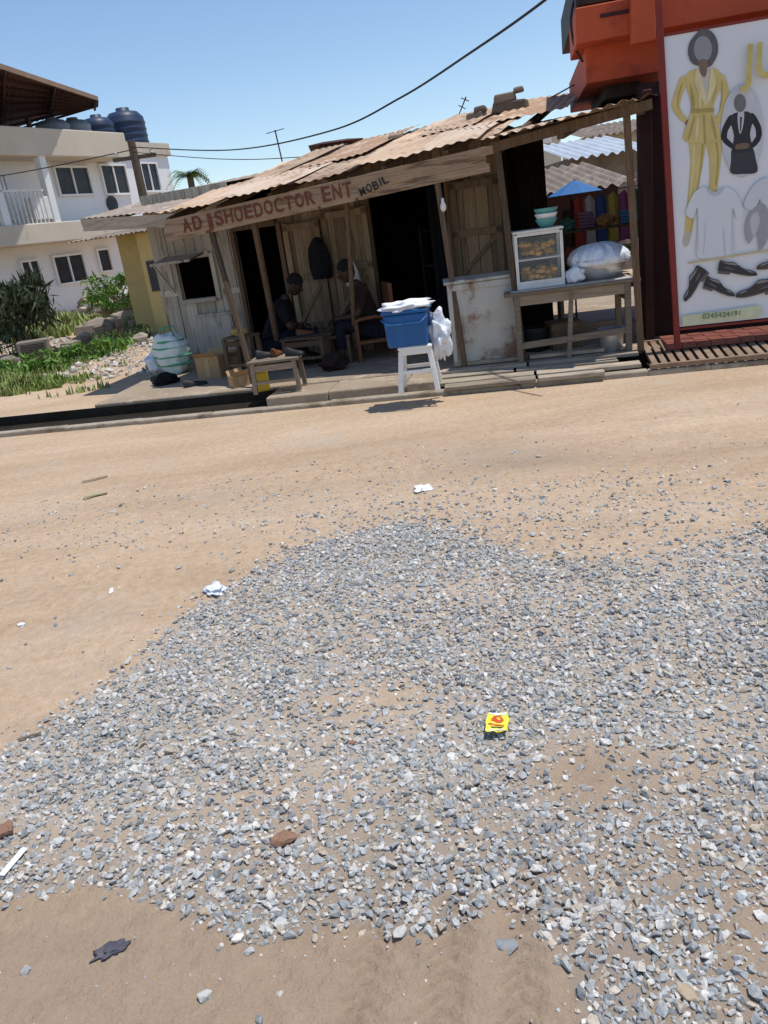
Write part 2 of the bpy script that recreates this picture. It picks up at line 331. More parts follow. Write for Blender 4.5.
def scatter(name,px_,py_,size,var,mat,sink=.25):
    N=len(px_); which=rng.integers(0,len(HULLS),N); VV=[];FF=[];AA=[]; off=0
    z0=gz(px_,py_)
    for h,(V,Fc) in enumerate(HULLS):
        idx=np.where(which==h)[0]; n=len(idx)
        if n==0: continue
        az=rng.uniform(0,2*PI,n); tx=rng.normal(0,.45,n); s=size[idx]
        ca,sa=np.cos(az),np.sin(az); ct,st=np.cos(tx),np.sin(tx)
        v=V[None]*s[:,None,None]
        x,y,z=v[...,0],v[...,1],v[...,2]
        y2=y*ct[:,None]-z*st[:,None]; z2=y*st[:,None]+z*ct[:,None]
        x3=x*ca[:,None]-y2*sa[:,None]; y3=x*sa[:,None]+y2*ca[:,None]
        P=np.stack([x3+px_[idx][:,None],y3+py_[idx][:,None],z2+(z0[idx]+s*sink*rng.uniform(-.3,1.2,n))[:,None]],-1)
        VV.append(P.reshape(-1,3)); FF.append((Fc[None]+(np.arange(n)*len(V))[:,None,None]+off).reshape(-1,3)); AA.append(np.repeat(var[idx],len(Fc))); off+=n*len(V)
    VV=np.concatenate(VV);FF=np.concatenate(FF);AA=np.concatenate(AA)
    me=bpy.data.meshes.new(name); me.vertices.add(len(VV)); me.vertices.foreach_set('co',VV.ravel().astype(np.float32))
    me.loops.add(FF.size); me.loops.foreach_set('vertex_index',FF.ravel().astype(np.int32))
    me.polygons.add(len(FF)); me.polygons.foreach_set('loop_start',np.arange(0,FF.size,3,dtype=np.int32)); me.update(calc_edges=True)
    me.polygons.foreach_set('use_smooth',np.zeros(len(FF),bool))
    at=me.attributes.new('var','FLOAT','FACE'); at.data.foreach_set('value',AA.astype(np.float32)); me.materials.append(mat)
    o=bpy.data.objects.new(name,me); col.objects.link(o); return o
n=215000; x=rng.uniform(-2.7,3.3,n); y=rng.uniform(.85,5.6,n); px_,py_=proj(x,y)
k=rng.uniform(0,1,n)<dens(px_,py_,8)*np.clip(.90+.17*lf(x,y),.3,1); x=x[k];y=y[k]; n=len(x)
sz=np.clip(rng.lognormal(math.log(.0168),.38,n),.007,.037)*np.where(y>4.4,.8,1)
tag(scatter('gravel',x,y,sz,rng.uniform(0,1,n),m_stone,.2),'crushed grey and pale stones spread in a wide patch over the sandy road','gravel',kind='stuff')
n=60000; x=rng.uniform(-4.5,4.5,n); y=rng.uniform(.85,7.4,n); px_,py_=proj(x,y); d=dens(px_,py_,30)
k=(rng.uniform(0,1,n)<np.clip(d*1.3+.05,0,1)); x=x[k];y=y[k]; n=len(x)
tag(scatter('road_grit',x,y,rng.uniform(.004,.011,n),rng.uniform(.3,1,n),m_stone,.1),'fine stone grit and crumbs scattered all over the sandy road','grit',kind='stuff')
print('stones',len(sz),n)
def one_stone(px,py,size,mat,label,cat='stone',fl=.6):
    p=atz(px,py); V,Fc=hull(18,fl); mb=MB().add([Vector(v)*size for v in V],[tuple(int(q) for q in f) for f in Fc],.9)
    o=mb.build('stone',mat,None,(p.x,p.y,gz(p.x,p.y)+size*.12),random.uniform(0,3),bevel=size*.05); return tag(o,label,cat)
one_stone(285,843,.085,m_redstone,'red brown stone lying on the lower gravel, left of centre',fl=.45)
m_ws=M('white stone',(.54,.53,.50),(.42,.41,.38),30,.8,.4,80)
m_ys=M('tan stone',(.46,.36,.25),None,30,.8,.4,80)
m_gs=M('blue grey stone',(.27,.285,.29),None,30,.8,.4,80)
one_stone(401,936,.042,m_ws,'largest pale stone at the lower edge of the gravel, near a dirt patch')
one_stone(505,946,.058,m_gs,'flat blue grey stone alone on the bare dirt at the bottom',fl=.3)
one_stone(281,925,.036,m_ws,'pale flat stone at the lower left rim of the gravel patch')
one_stone(687,1000,.05,m_ys,'tan stone among grey gravel in the bottom right corner')
one_stone(583,712,.032,m_ys,'small yellowish stone to the right of the yellow packet')
one_stone(465,653,.034,m_ys,'small ochre stone above the yellow packet')
one_stone(140,810,.028,m_ys,'small orange brown stone in the gravel at left')
one_stone(205,998,.04,m_ws,'pale stone on the bare dirt near the bottom left')
one_stone(205,915,.038,m_ys,'tan stone at the lower fringe of the gravel, left side')
one_stone(352,744,.034,m_redstone,'small reddish stone in the middle of the gravel')
# ---------------------------------------------------------------- litter on the road
p=atz(498,731); t=thing('food_packet','small yellow plastic packet with red print lying on the gravel','packet',(p.x,p.y,.028),R(-14))
def sheetz(x,y): return .011*noise.noise(Vector((x*32,y*32,1)))+.004*noise.noise(Vector((x*90,y*90,3)))+.006
mb=MB(); vs=[];fs=[]
for j in range(15):
    for i in range(15):
        a_,b_=(i/7-1),(j/7-1); q=1-.10*(a_*a_*b_*b_)-.03*abs(noise.noise(Vector((a_*3,b_*3,8)))); x_,y_=a_*.036*q*(1+.05*sin(b_*5)),b_*.050*q*(1+.04*sin(a_*6)); vs.append((x_,y_,sheetz(x_,y_)))
for j in range(14):
    for i in range(14): a=j*15+i; fs.append((a,a+1,a+16,a+15))
mb.add(vs,fs); b=mb.build('wrapper',M('yellow glossy film',(.82,.74,.08),(.76,.66,.05),20,.25,.1,30),t,smooth=True)
def patch(name,cx,cy,rx,ry,mat,n=20,sq=1):
    vs=[(cx,cy)]
    for f in (.5,1):
        vs+=[(cx+f*rx*(abs(cos(2*PI*k/n))**sq*(1 if cos(2*PI*k/n)>0 else -1)),cy+f*ry*(abs(sin(2*PI*k/n))**sq*(1 if sin(2*PI*k/n)>0 else -1))) for k in range(n)]
    MB().add([(x,y,sheetz(x,y)+.0013) for x,y in vs],[(0,k+1,(k+1)%n+1) for k in range(n)]+[(k+1,n+k+1,n+(k+1)%n+1,(k+1)%n+1) for k in range(n)]).build(name,mat,t)
mr_=M('red print',(.62,.10,.03),None,9,.4,0)
patch('red_print',0,.014,.020,.018,mr_); patch('yellow_print',.002,.017,.008,.006,M('yellow print',(.8,.6,.05),None,9,.4,0)); patch('white_band',0,.041,.029,.005,m_plastw,20,.4); patch('red_band',-.002,-.016,.025,.004,mr_,20,.5)
patch('dark_print',.002,-.027,.020,.0028,m_blktxt,20,.5); patch('pale_print',0,-.040,.028,.005,M('pale yellow print',(.8,.8,.5),None,9,.4,0),20,.4)
def crumple(name,px,py,dim,mat,label,cat,seed):
    p=atz(px,py); mb=MB().blob((0,0,dim[2]*.5),dim,4,.8,1.9,seed); return tag(mb.build(name,mat,None,(p.x,p.y,gz(p.x,p.y)),seed,smooth=True),label,cat)
crumple('plastic_scrap',215,591,(.06,.04,.020),m_bagw,'crumpled bluish white plastic scrap at the left edge of the gravel','litter',2)
crumple('fabric_scrap',111,951,(.018,.036,.008),M('dusty dark cloth',(.05,.05,.075),(.12,.11,.12),14,.8,.5,40),'small dark cloth scrap on the bare dirt at bottom left','litter',5)
crumple('paper_scrap',112,593,(.03,.008,.006),m_cloth,'tiny white paper scrap on the smooth road at left','litter',8)
crumple('paper_scrap',22,628,(.02,.012,.008),m_cloth,'tiny white scrap at the left edge of the smooth road','litter',9)
crumple('paper_scrap',423,489,(.055,.045,.012),m_cloth,'flat white paper scrap in the middle of the sandy road','litter',11)
def strip(px,py,px2,py2,w,mat,name,label,cat,h=.008):
    a=atz(px,py);b=atz(px2,py2); c=(a+b)/2; L=(b-a).length; mb=MB().box((0,0,h*.8),(L,w,h)).box((L*.36,w*.1,h*.9),(L*.2,w*.9,h),rz=.12)
    return tag(mb.build(name,mat,None,(c.x,c.y,gz(c.x,c.y)+.006),math.atan2(b.y-a.y,b.x-a.x),bevel=.002),label,cat)
strip(82,483,108,477,.02,m_greyw,'wood_stick','short thin stick on the road at left, the upper one','stick')
strip(85,500,108,495,.03,M('dry leaf',(.36,.34,.16),None,9,.8,.2),'dry_leaf','dry olive leaf on the road at left below the stick','leaf')
strip(18,742,42,735,.010,m_greyw,'wood_stick','dark thin twig on the road left of the gravel','stick')
strip(2,878,26,850,.020,m_cloth,'paper_strip','long white paper strip at the left edge of the frame','litter',.004)
strip(-6,838,14,830,.05,m_redstone,'brick_chip','flat red brick chip at the left edge above the paper strip','brick chip',.014)
# ---------------------------------------------------------------- kerb, gutter, apron
mb=MB(); s=-9.
while s<16:
    L=random.uniform(.5,1.3); mb.box((s+L/2,.06+random.uniform(-.012,.012),-.01),(L+.004,.11+random.uniform(-.015,.015),.11+random.uniform(-.014,.014)),rz=random.uniform(-.012,.012)); s+=L
tag(mb.build('kerb',m_conc,None,KF.o,KF.a,bevel=.014),kind='structure')
mb=MB().b2((-9,.13,-.05),(16,.60,.005)); tag(mb.build('gutter',m_gut,None,KF.o,KF.a),kind='structure')
a0=atz(78,412,ZP); sA,tA=KF.loc(a0)
mb=MB().b2((-9,.60,-.05),(sA-.01,.72,.085)); tag(mb.build('gutter_edge',m_conc,None,KF.o,KF.a,bevel=.01),kind='structure')
s1,_=KF.loc(atz(250,410,.12)); s2,_=KF.loc(atz(432,398,.12)); s3,_=KF.loc(atz(655,375,.12)); 
q1=KF.w(sA,-.6,0); q2=KF.w(16,-.6,0); q3=KF.w(18,-9,0); l1=atz(172,366,ZP); l2=l1+(FR.ey*5)
mb=MB().prism([(p.x,p.y) for p in (q1,q2,q3,l2,l1)],-.05,ZP); tag(mb.build('pavement',m_plat,None,bevel=.015),kind='structure')
mb=MB().b2((-9,.575,0),(16,.597,.105)); tag(mb.build('gutter_wall',m_gut,None,KF.o,KF.a),kind='structure')
mb=MB(); s=s1
while s<s2-.1:
    L=min(random.uniform(.55,.8),s2-s); mb.box((s+L/2,.35,.075),(L-.006,.50,.10+random.uniform(-.01,.01)),rz=random.uniform(-.01,.01)); s+=L
tag(mb.build('pavement_slab',m_plat,None,KF.o,KF.a,bevel=.014),kind='structure')
for i,(yy,sa,sb,zz) in enumerate(((.03,s2+.05,s3-.35,.070),(.19,s2-.05,s3-.02,.082),(.35,s2-.10,s3-.2,.10),(.51,s2-.06,s3,.125),(.67,s2+.1,s3-.05,.165),(.83,s2+.3,s3-.1,.162),(.99,s2+.35,s3-.3,.166))):
    mid=(sa+sb)/2+random.uniform(-.3,.3)
    for (u0,u1) in ((sa,mid-.012),(mid+.012,sb)):
        mb=MB().box((0,0,0),(u1-u0,.145,.035),rx=random.uniform(-.03,.05))
        p=KF.w((u0+u1)/2,-yy,zz); tag(mb.build('wooden_board',m_greyw,None,p,KF.a+random.uniform(-.015,.015),bevel=.005),'weathered grey board laid with others over the gutter in front of the food table','board','boards laid over the gutter')
t=thing('drain_grate','rusty iron bar grate over the gutter below the fashion poster','grate',KF.w(s3+.04,0,.075),KF.a); t.rotation_euler=(.11,0,KF.a)
MB().box((1.6,.03,0),(3.2,.03,.04)).build('frame_bar',m_grate,t); MB().box((1.6,.78,0),(3.2,.03,.04)).build('frame_bar',m_grate,t)
mb=MB()
for i in range(40): mb.box((.05+i*.08,.405,.0),(.050,.71,.03))
mb.build('bars',m_grate,t)
mb=MB()
for i in range(22):
    for j in range(4): mb.box((-.05+i*.125,.02+.125*j,.165+.004*((i+j)%2)),(.121,.121,.05))
tag(mb.build('tiled_step',m_tile,None,PF.w(0,-.02,0),PF.a,bevel=.003),kind='structure')
# ---------------------------------------------------------------- the shoe repair shack
shack=thing('repair_shack','long plank shack with rusty corrugated roof and shoe repair sign board','shop',FR.o,FR.a)
def S(px,py,t=0): return FR.un(px,py,t)[0]
def Zf(px,py,t=0): return FR.un(px,py,t)[1]
sL=S(163,300); sR=S(508,250); w_s0,w_s1=S(181,280),S(215,278); wz0,wz1=Zf(198,298),Zf(198,258)
d1a,d1b=S(246,290),S(287,285); d2a,d2b=S(376,250),S(452,240); d1z=Zf(262,228); d2z=Zf(400,188)
TOP=2.3
def wall(sa,sb,mat,skips):
    mb=MB(); s=sa
    while s<sb-.01:
        w=min(random.uniform(.10,.17),sb-s); c=s+w/2; segs=[(ZP,TOP)]
        for a,b,z0,z1 in skips:
            if a-.02<c<b+.02:
                segs=[q for q in ((ZP,z0),(z1,TOP)) if q[1]-q[0]>.03]
        for z0,z1 in segs: mb.box((c,random.uniform(-.006,.006),(z0+z1)/2),(w-.007,.022,z1-z0),ry=random.uniform(-.004,.004))
        s+=w
    return mb.build('plank_wall',mat,shack)
op=[(w_s0,w_s1,wz0,wz1),(d1a,d1b,ZP,d1z),(d2a,d2b,ZP,d2z)]
wall(sL,d1a,m_pale,op[:1]); wall(d1b,sR,m_plank,op[2:])
MB().b2((sL,-.03,ZP+.9),(w_s0-.07,-.012,ZP+.98)).build('wall_rail',m_pale,shack); MB().b2((sL,-.03,ZP+.05),(d1a-.07,-.012,ZP+.13)).build('wall_rail',m_pale,shack); MB().b2((w_s1+.07,-.03,ZP+.85),(d1a-.07,-.012,ZP+.92)).build('wall_rail',m_pale,shack)
def frame(a,b,z0,z1,sill,name,mat):
    mb=MB(); mb.box((a-.03,-.03,(z0+z1)/2),(.06,.05,z1-z0+.08)); mb.box((b+.03,-.03,(z0+z1)/2),(.06,.05,z1-z0+.08)); mb.box(((a+b)/2,-.035,z1+.04),(b-a,.05,.07))
    if sill: mb.box(((a+b)/2,-.04,z0-.03),(b-a,.08,.05))
    return mb.build(name,mat,shack,bevel=.004)
frame(w_s0,w_s1,wz0,wz1,1,'window_frame',m_pale); frame(d1a,d1b,ZP,d1z,0,'door_frame',m_post); frame(d2a,d2b,ZP,d2z,0,'door_frame',m_post)
mb=MB(); x0,x1=w_s0-.12,w_s1-.05
mb.poly([(x0,-.04,wz1+.05),(x1,-.04,wz1+.05),(x1,-.42,wz1-.02),(x0,-.42,wz1-.02)]); mb.poly([(x0,-.04,wz1+.07),(x1,-.04,wz1+.07),(x1,-.42,wz1),(x0,-.42,wz1)][::-1])
mb.bar((x0,-.42,wz1-.01),(x1,-.42,wz1-.01),.03); mb.bar((x0+.02,-.04,wz0+.1),(x0+.02,-.4,wz1),.02); mb.build('window_flap',m_pale,shack)
def shutter(a,b,z0,z1,t,mat,name='shutter'):
    mb=MB(); n=max(2,int((b-a)/.12)); w=(b-a)/n
    for i in range(n): mb.box((a+w*(i+.5),-t,(z0+z1)/2),(w-.005,.02,z1-z0))
    o=mb.build(name,mat,shack)
    r=MB()
    for z in (z0+.05,(z0+z1)/2,z1-.05): r.box(((a+b)/2,-t-.022,z),(b-a,.024,.075))
    for s in (a+.035,b-.035):
        r.box((s,-t-.024,(z0+z1)/2),(.07,.02,z1-z0))
    r.bar((a+.06,-t-.02,z0+.1),(b-.06,-t-.02,(z0+z1)/2-.06),.018,.05)
    r.build('rail',mat,o,bevel=.003)
shutter(S(290,260),S(326,255),.45,Zf(300,222),.05,m_plank); shutter(S(328,250),S(373,245),.5,Zf(350,208),.055,m_plank); shutter(S(455,230),S(503,220),.8,Zf(480,178),.05,m_plank)
mb=MB().b2((S(205,330),-.12,ZP),(S(238,325),-.09,ZP+.62)); mb.b2((S(205,330)-.02,-.13,ZP+.6),(S(238,325)+.02,-.07,ZP+.64))
tag(mb.build('leaning_board',m_pale,None,FR.o,FR.a,bevel=.004),'pale board panel standing against the wall below the window','board')
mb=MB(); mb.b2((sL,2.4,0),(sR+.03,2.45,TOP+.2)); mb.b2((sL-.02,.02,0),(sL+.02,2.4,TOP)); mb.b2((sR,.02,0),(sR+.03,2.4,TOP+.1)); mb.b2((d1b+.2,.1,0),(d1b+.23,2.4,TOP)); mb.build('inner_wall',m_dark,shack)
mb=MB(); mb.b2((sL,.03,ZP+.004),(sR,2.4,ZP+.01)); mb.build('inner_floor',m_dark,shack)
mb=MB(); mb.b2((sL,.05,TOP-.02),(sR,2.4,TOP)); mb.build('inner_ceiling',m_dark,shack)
mb=MB(); vs=[];fs=[]; sa,sb=d2b-.30,d2b-.02
for j in range(9):
    for i in range(13): vs.append((sa+(sb-sa)*i/12,.16+.03*sin(i*1.9+j*.2),ZP+.25+(d2z-ZP-.27)*j/8))
for j in range(8):
    for i in range(12): a=j*13+i; fs.append((a,a+1,a+14,a+13))
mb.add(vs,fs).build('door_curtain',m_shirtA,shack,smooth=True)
mb=MB()
for i in range(3): mb.box(((d2a+d2b)/2,1.9,.5+.45*i),(.9,.35,.03))
for sx in (-.44,.44): mb.box(((d2a+d2b)/2+sx,1.9,.8),(.03,.35,1.3))
mb.build('inner_shelf',m_post,shack)
# roof of rusty sheets
TF=1.52; TBk=-1.6
pf=[(158,219),(250,197),(370,169),(430,153),(495,137)]; pb=[(172,203),(235,178),(310,156),(385,139),(455,120),(528,105)]
ff=[FR.un(*p,TF) for p in pf]; bb=[FR.un(*p,TBk) for p in pb]
def interp(L,s):
    L=sorted(L)
    if s<=L[0][0]: return L[0][1]+(s-L[0][0])*0
    for (a,za),(b,zb) in zip(L,L[1:]):
        if s<=b: return za+(zb-za)*(s-a)/(b-a)
    return L[-1][1]
s0=ff[0][0]; s1_=ff[-1][0]; s=s0; i=0; order=[0,2,3,0,2,0,3,2,1]
while s<s1_-.05:
    w=min(random.uniform(.55,.85),s1_-s); dx=(i%2)*.016+random.uniform(0,.01); ext=random.uniform(-.14,.14); sag=random.uniform(-.02,.03)
    for (b0,b1,mt,dz) in ((0,.42,order[i%9],.020),(.34,.72,order[(i*4+2)%9],.010),(.64,1,order[(i*5+1)%9],0)):
        def P(a,b,s=s,w=w,dx=dx,ext=ext,sk=random.uniform(-.07,.07),b0=b0,b1=b1+random.uniform(-.04,.04),dz=dz,cu=random.uniform(-.04,.04),sl=random.uniform(-.08,.08),sag=sag,of=random.uniform(-.05,.05)):
            B=b0+(b1-b0)*b; S_=s-.05+of*(b0>0)+a*(w+.10); t=(TF+ext+sl*(a-.5)+.02*noise.noise(Vector((S_*9,s,0))))*(1-B)+TBk*B; z=interp(ff,S_)*(1-B)+interp(bb,S_)*B
            return Vector((S_+sk*B,-t,z+dx+.01+dz+cu*(a-.5)*(1-B)-sag*sin(PI*a)*(1-B)))
        MB().corr(P,48,.095,.007,4,w,dent=.028).build('roof_sheet',m_roofs[mt],shack,smooth=True)
    s+=w; i+=1
for q,(a,b,tf) in enumerate(((1.2,2.,.3),(2.5,3.2,.1),(3.4,4.2,.5),(.5,1.0,.6))):
    def P(u,v,a=a,b=b,tf=tf,r=random.uniform(-.1,.1)): S_=s0+a+u*(b-a)+r*v; t=tf*(1-v)+(TBk-.1)*v; k=(TF-t)/(TF-TBk); return Vector((S_,-t,interp(ff,S_)*(1-k)+interp(bb,S_)*k+.05))
    MB().corr(P,40,.095,.007,4,b-a).build('roof_sheet',m_roofs[(q*2+1)%4],shack,smooth=True)
cf=[FR.un(*p,1.6) for p in ((488,139),(530,128),(590,112),(652,93))]; cb=[(cf[0][0],2.42),(cf[-1][0],2.44)]
s=cf[0][0]; i=0
while s<cf[-1][0]-.05:
    w=min(.6,cf[-1][0]-s)
    def P(a,b,s=s,w=w,e=random.uniform(-.06,.08),cu=random.uniform(-.03,.03)): S_=s-.03+a*(w+.06); t=(1.6+e)*(1-b)-.9*b; return Vector((S_,-t,interp(cf,S_)*(1-b)+interp(cb,S_)*b+cu*(a-.5)))
    MB().corr(P,48,.10,.011,5,w).build('roof_sheet',m_roofs[(2,0,2,3)[i%4]],shack,smooth=True); s+=w; i+=1
mb=MB()
for px,py in ((495,143),(560,128),(640,103)):
    a,z=FR.un(px,py,1.5); mb.bar((a,-1.5,z-.05),(a,.9,2.36),.06,.08)
a=cf[0]; b=cf[-1]; mb.bar((a[0],-1.48,a[1]-.07),(b[0],-1.48,b[1]-.07),.05,.08); mb.bar((a[0],.2,2.3),(b[0],.2,2.34),.05,.08); mb.build('rafter',m_post,shack)
mb=MB()
for i in range(7):
    S_=s0+.1+i*.62; mb.bar((S_,-TF+.05,interp(ff,S_)-.04),(S_,1.5,interp(bb,S_)-.05),.05,.07)
mb.build('rafter',m_post,shack)
def quadroof(pts,n,name,mat):
    P4=[Vector((FR.un(px,py,t)[0],-t,FR.un(px,py,t)[1])) for px,py,t in pts]
    def P(a,b): return (P4[0]*(1-a)+P4[1]*a)*(1-b)+(P4[3]*(1-a)+P4[2]*a)*b
    L=(P4[1]-P4[0]).length; MB().corr(P,n,.09,.007,5,L,dent=.02).build(name,mat,shack,smooth=True); return P4
P4=quadroof([(82,219,.9),(172,212,.9),(345,154,-2.3),(190,188,-2.3)],60,'roof_sheet',m_rust2)
mb=MB(); mb.bar(P4[0]-Vector((0,0,.07)),P4[1]-Vector((0,0,.09)),.04,.14); mb.bar(P4[0]-Vector((0,0,.06)),P4[3]-Vector((0,0,.08)),.04,.12); mb.build('fascia_board',m_greyw,shack)
# sign board
A=FR.un(160,221,1.5); B=FR.un(490,145,1.5); A2=FR.un(163,243,1.5); hgt=A[1]-A2[1]
sg=MB(); v0=Vector((A[0],-1.5,A[1]-hgt/2)); v1=Vector((B[0],-1.5,B[1]-hgt/2))
for k in range(3):
    o_=Vector((0,0,hgt*(k-1)/3*.98)); sg.bar(v0+o_+Vector((random.uniform(-.05,.05),0,0)),v1+o_+Vector((random.uniform(-.06,.06),random.uniform(-.003,.003),0)),.022,hgt/3*.97)
sgo=sg.build('sign_board',m_board,shack,bevel=.003)
ang=math.atan2(v1.z-v0.z,v1.x-v0.x); 
def sgn(px0,px1,txt,size,mat,y_=0,extra=0,bold=.003):
    sA_=(S(px0,230,1.52)); sB_=S(px1,190,1.52); rr=random.Random(5)
    wt=[.45 if ch in 'I.' else .55 if ch==':' else 1 for ch in txt]; tot=sum(wt); acc=0
    for chh,wq in zip(txt,wt):          # hand painted: every letter a little different
        w=(sB_-sA_)/tot; c=sA_+w*(acc+wq/2); acc+=wq
        z=v0.z+(c-v0.x)*math.tan(ang)+y_+(c-(sA_+sB_)/2)*math.tan(extra)+rr.uniform(-.004,.004)-(size*.30 if chh=='.' else 0)
        m=Matrix.Translation((c,-1.519,z))@Matrix.Rotation(-(ang+extra)+rr.uniform(-.04,.04),4,'Y')@Matrix.Rotation(R(90),4,'X')
        cu=text(chh,size*rr.uniform(.96,1.05),mat,sgo,'lettering',Matrix.Identity(4),bold=bold); X_=[v.co.x for v in cu.data.vertices]; Wc=max(X_)-min(X_); cx_=(max(X_)+min(X_))/2
        kx=1 if chh in 'I.' else w*.80/Wc
        cu.data.transform(m@Matrix.Diagonal((kx,1,1,1))@Matrix.Translation((-cx_,0,0)))
sgn(182,207,'ADJ',hgt*.84,m_redtxt); sgn(216,319,'SHOEDOCTOR.',hgt*.84,m_redtxt); sgn(326,358,'ENT.',hgt*.84,m_redtxt)
sgn(364,390,'MOBIL',hgt*.46,m_blktxt,-.015,R(14),.001)
def post(top,base,tt,tb,w,mat=m_post):
    a,z=FR.un(*top,tt); b,_=FR.un(*base,tb); mb=MB(); mb.bar((b,-tb,ZP-.01),(a,-tt,z),w,w*.9); return mb.build('post',mat,shack,bevel=.006)
def tb(px,py): return FR.loc(atz(px,py,ZP))[1]
for top,base,w in (((211,229),(256,388),.05),((253,218),(282,366),.055),((437,180),(465,367),.05),((497,146),(524,361),.055),((626,106),(641,350),.06)):
    post(top,base,1.46,tb(*base),w)
post((345,178),(352,330),1.3,.75,.045)
mb=MB(); mb.lathe([(.012,.03),(.014,0),(.028,-.04),(.026,-.07),(.008,-.09)],12); a,z=FR.un(445,207,1.5); p=FR.w(a,1.56,z+.05)
tag(mb.build('light_bulb',m_plastw,None,p,0,smooth=True),'white bulb tied to the post above the blue cooler','light bulb')
for i,(px,py,dims) in enumerate(((478,127,((0,.22,.08),(.05,.14,.06))),(512,121,((0,.42,.12),(-.06,.26,.09),(.1,.12,.05))),(398,150,((0,.2,.05),)))):
    a,z=FR.un(px,py+6,-.7); k=(TF+.7)/(TF-TBk); z=interp(ff,a)*(1-k)+interp(bb,a)*k+.02; mb=MB(); zz=0
    for dx,w,h in dims: mb.box((dx,0,zz+h/2),(w,.18,h),rz=random.uniform(-.3,.3),ry=random.uniform(-.1,.1),taper=.88); zz+=h*.92
    tag(mb.build('roof_weight',m_oldblock,None,FR.w(a,-.7,z),FR.a+i*.2,bevel=.018),['small brown block weighing down the roof, left of the larger pile','larger pile of rough blocks weighing down the roof near the canopy','small flat block on the middle of the rusty roof'][i],'block')
def hangsheet(px0,px1,pyT,t,z0,name,mat,label,cat,amp=.03):
    sa,sb=S(px0,200,t),S(px1,200,t); z1=Zf((px0+px1)/2,pyT,t); mb=MB(); vs=[];fs=[]
    for j in range(9):
        for i in range(17): vs.append(((sb-sa)*i/16,amp*sin(i*1.7+j*.3)+amp*.6*sin(i*.6+j),(z1-z0)*j/8))
    for j in range(8):
        for i in range(16): a=j*17+i; fs.append((a,a+1,a+18,a+17))
    tag(mb.add(vs,fs).build(name,mat,None,FR.w(sa,t,z0),FR.a,smooth=True),label,cat)
hangsheet(505,547,135,-.3,ZP,'dark_tarp',m_dark,'dark sheet hanging behind the glass showcase','tarp')
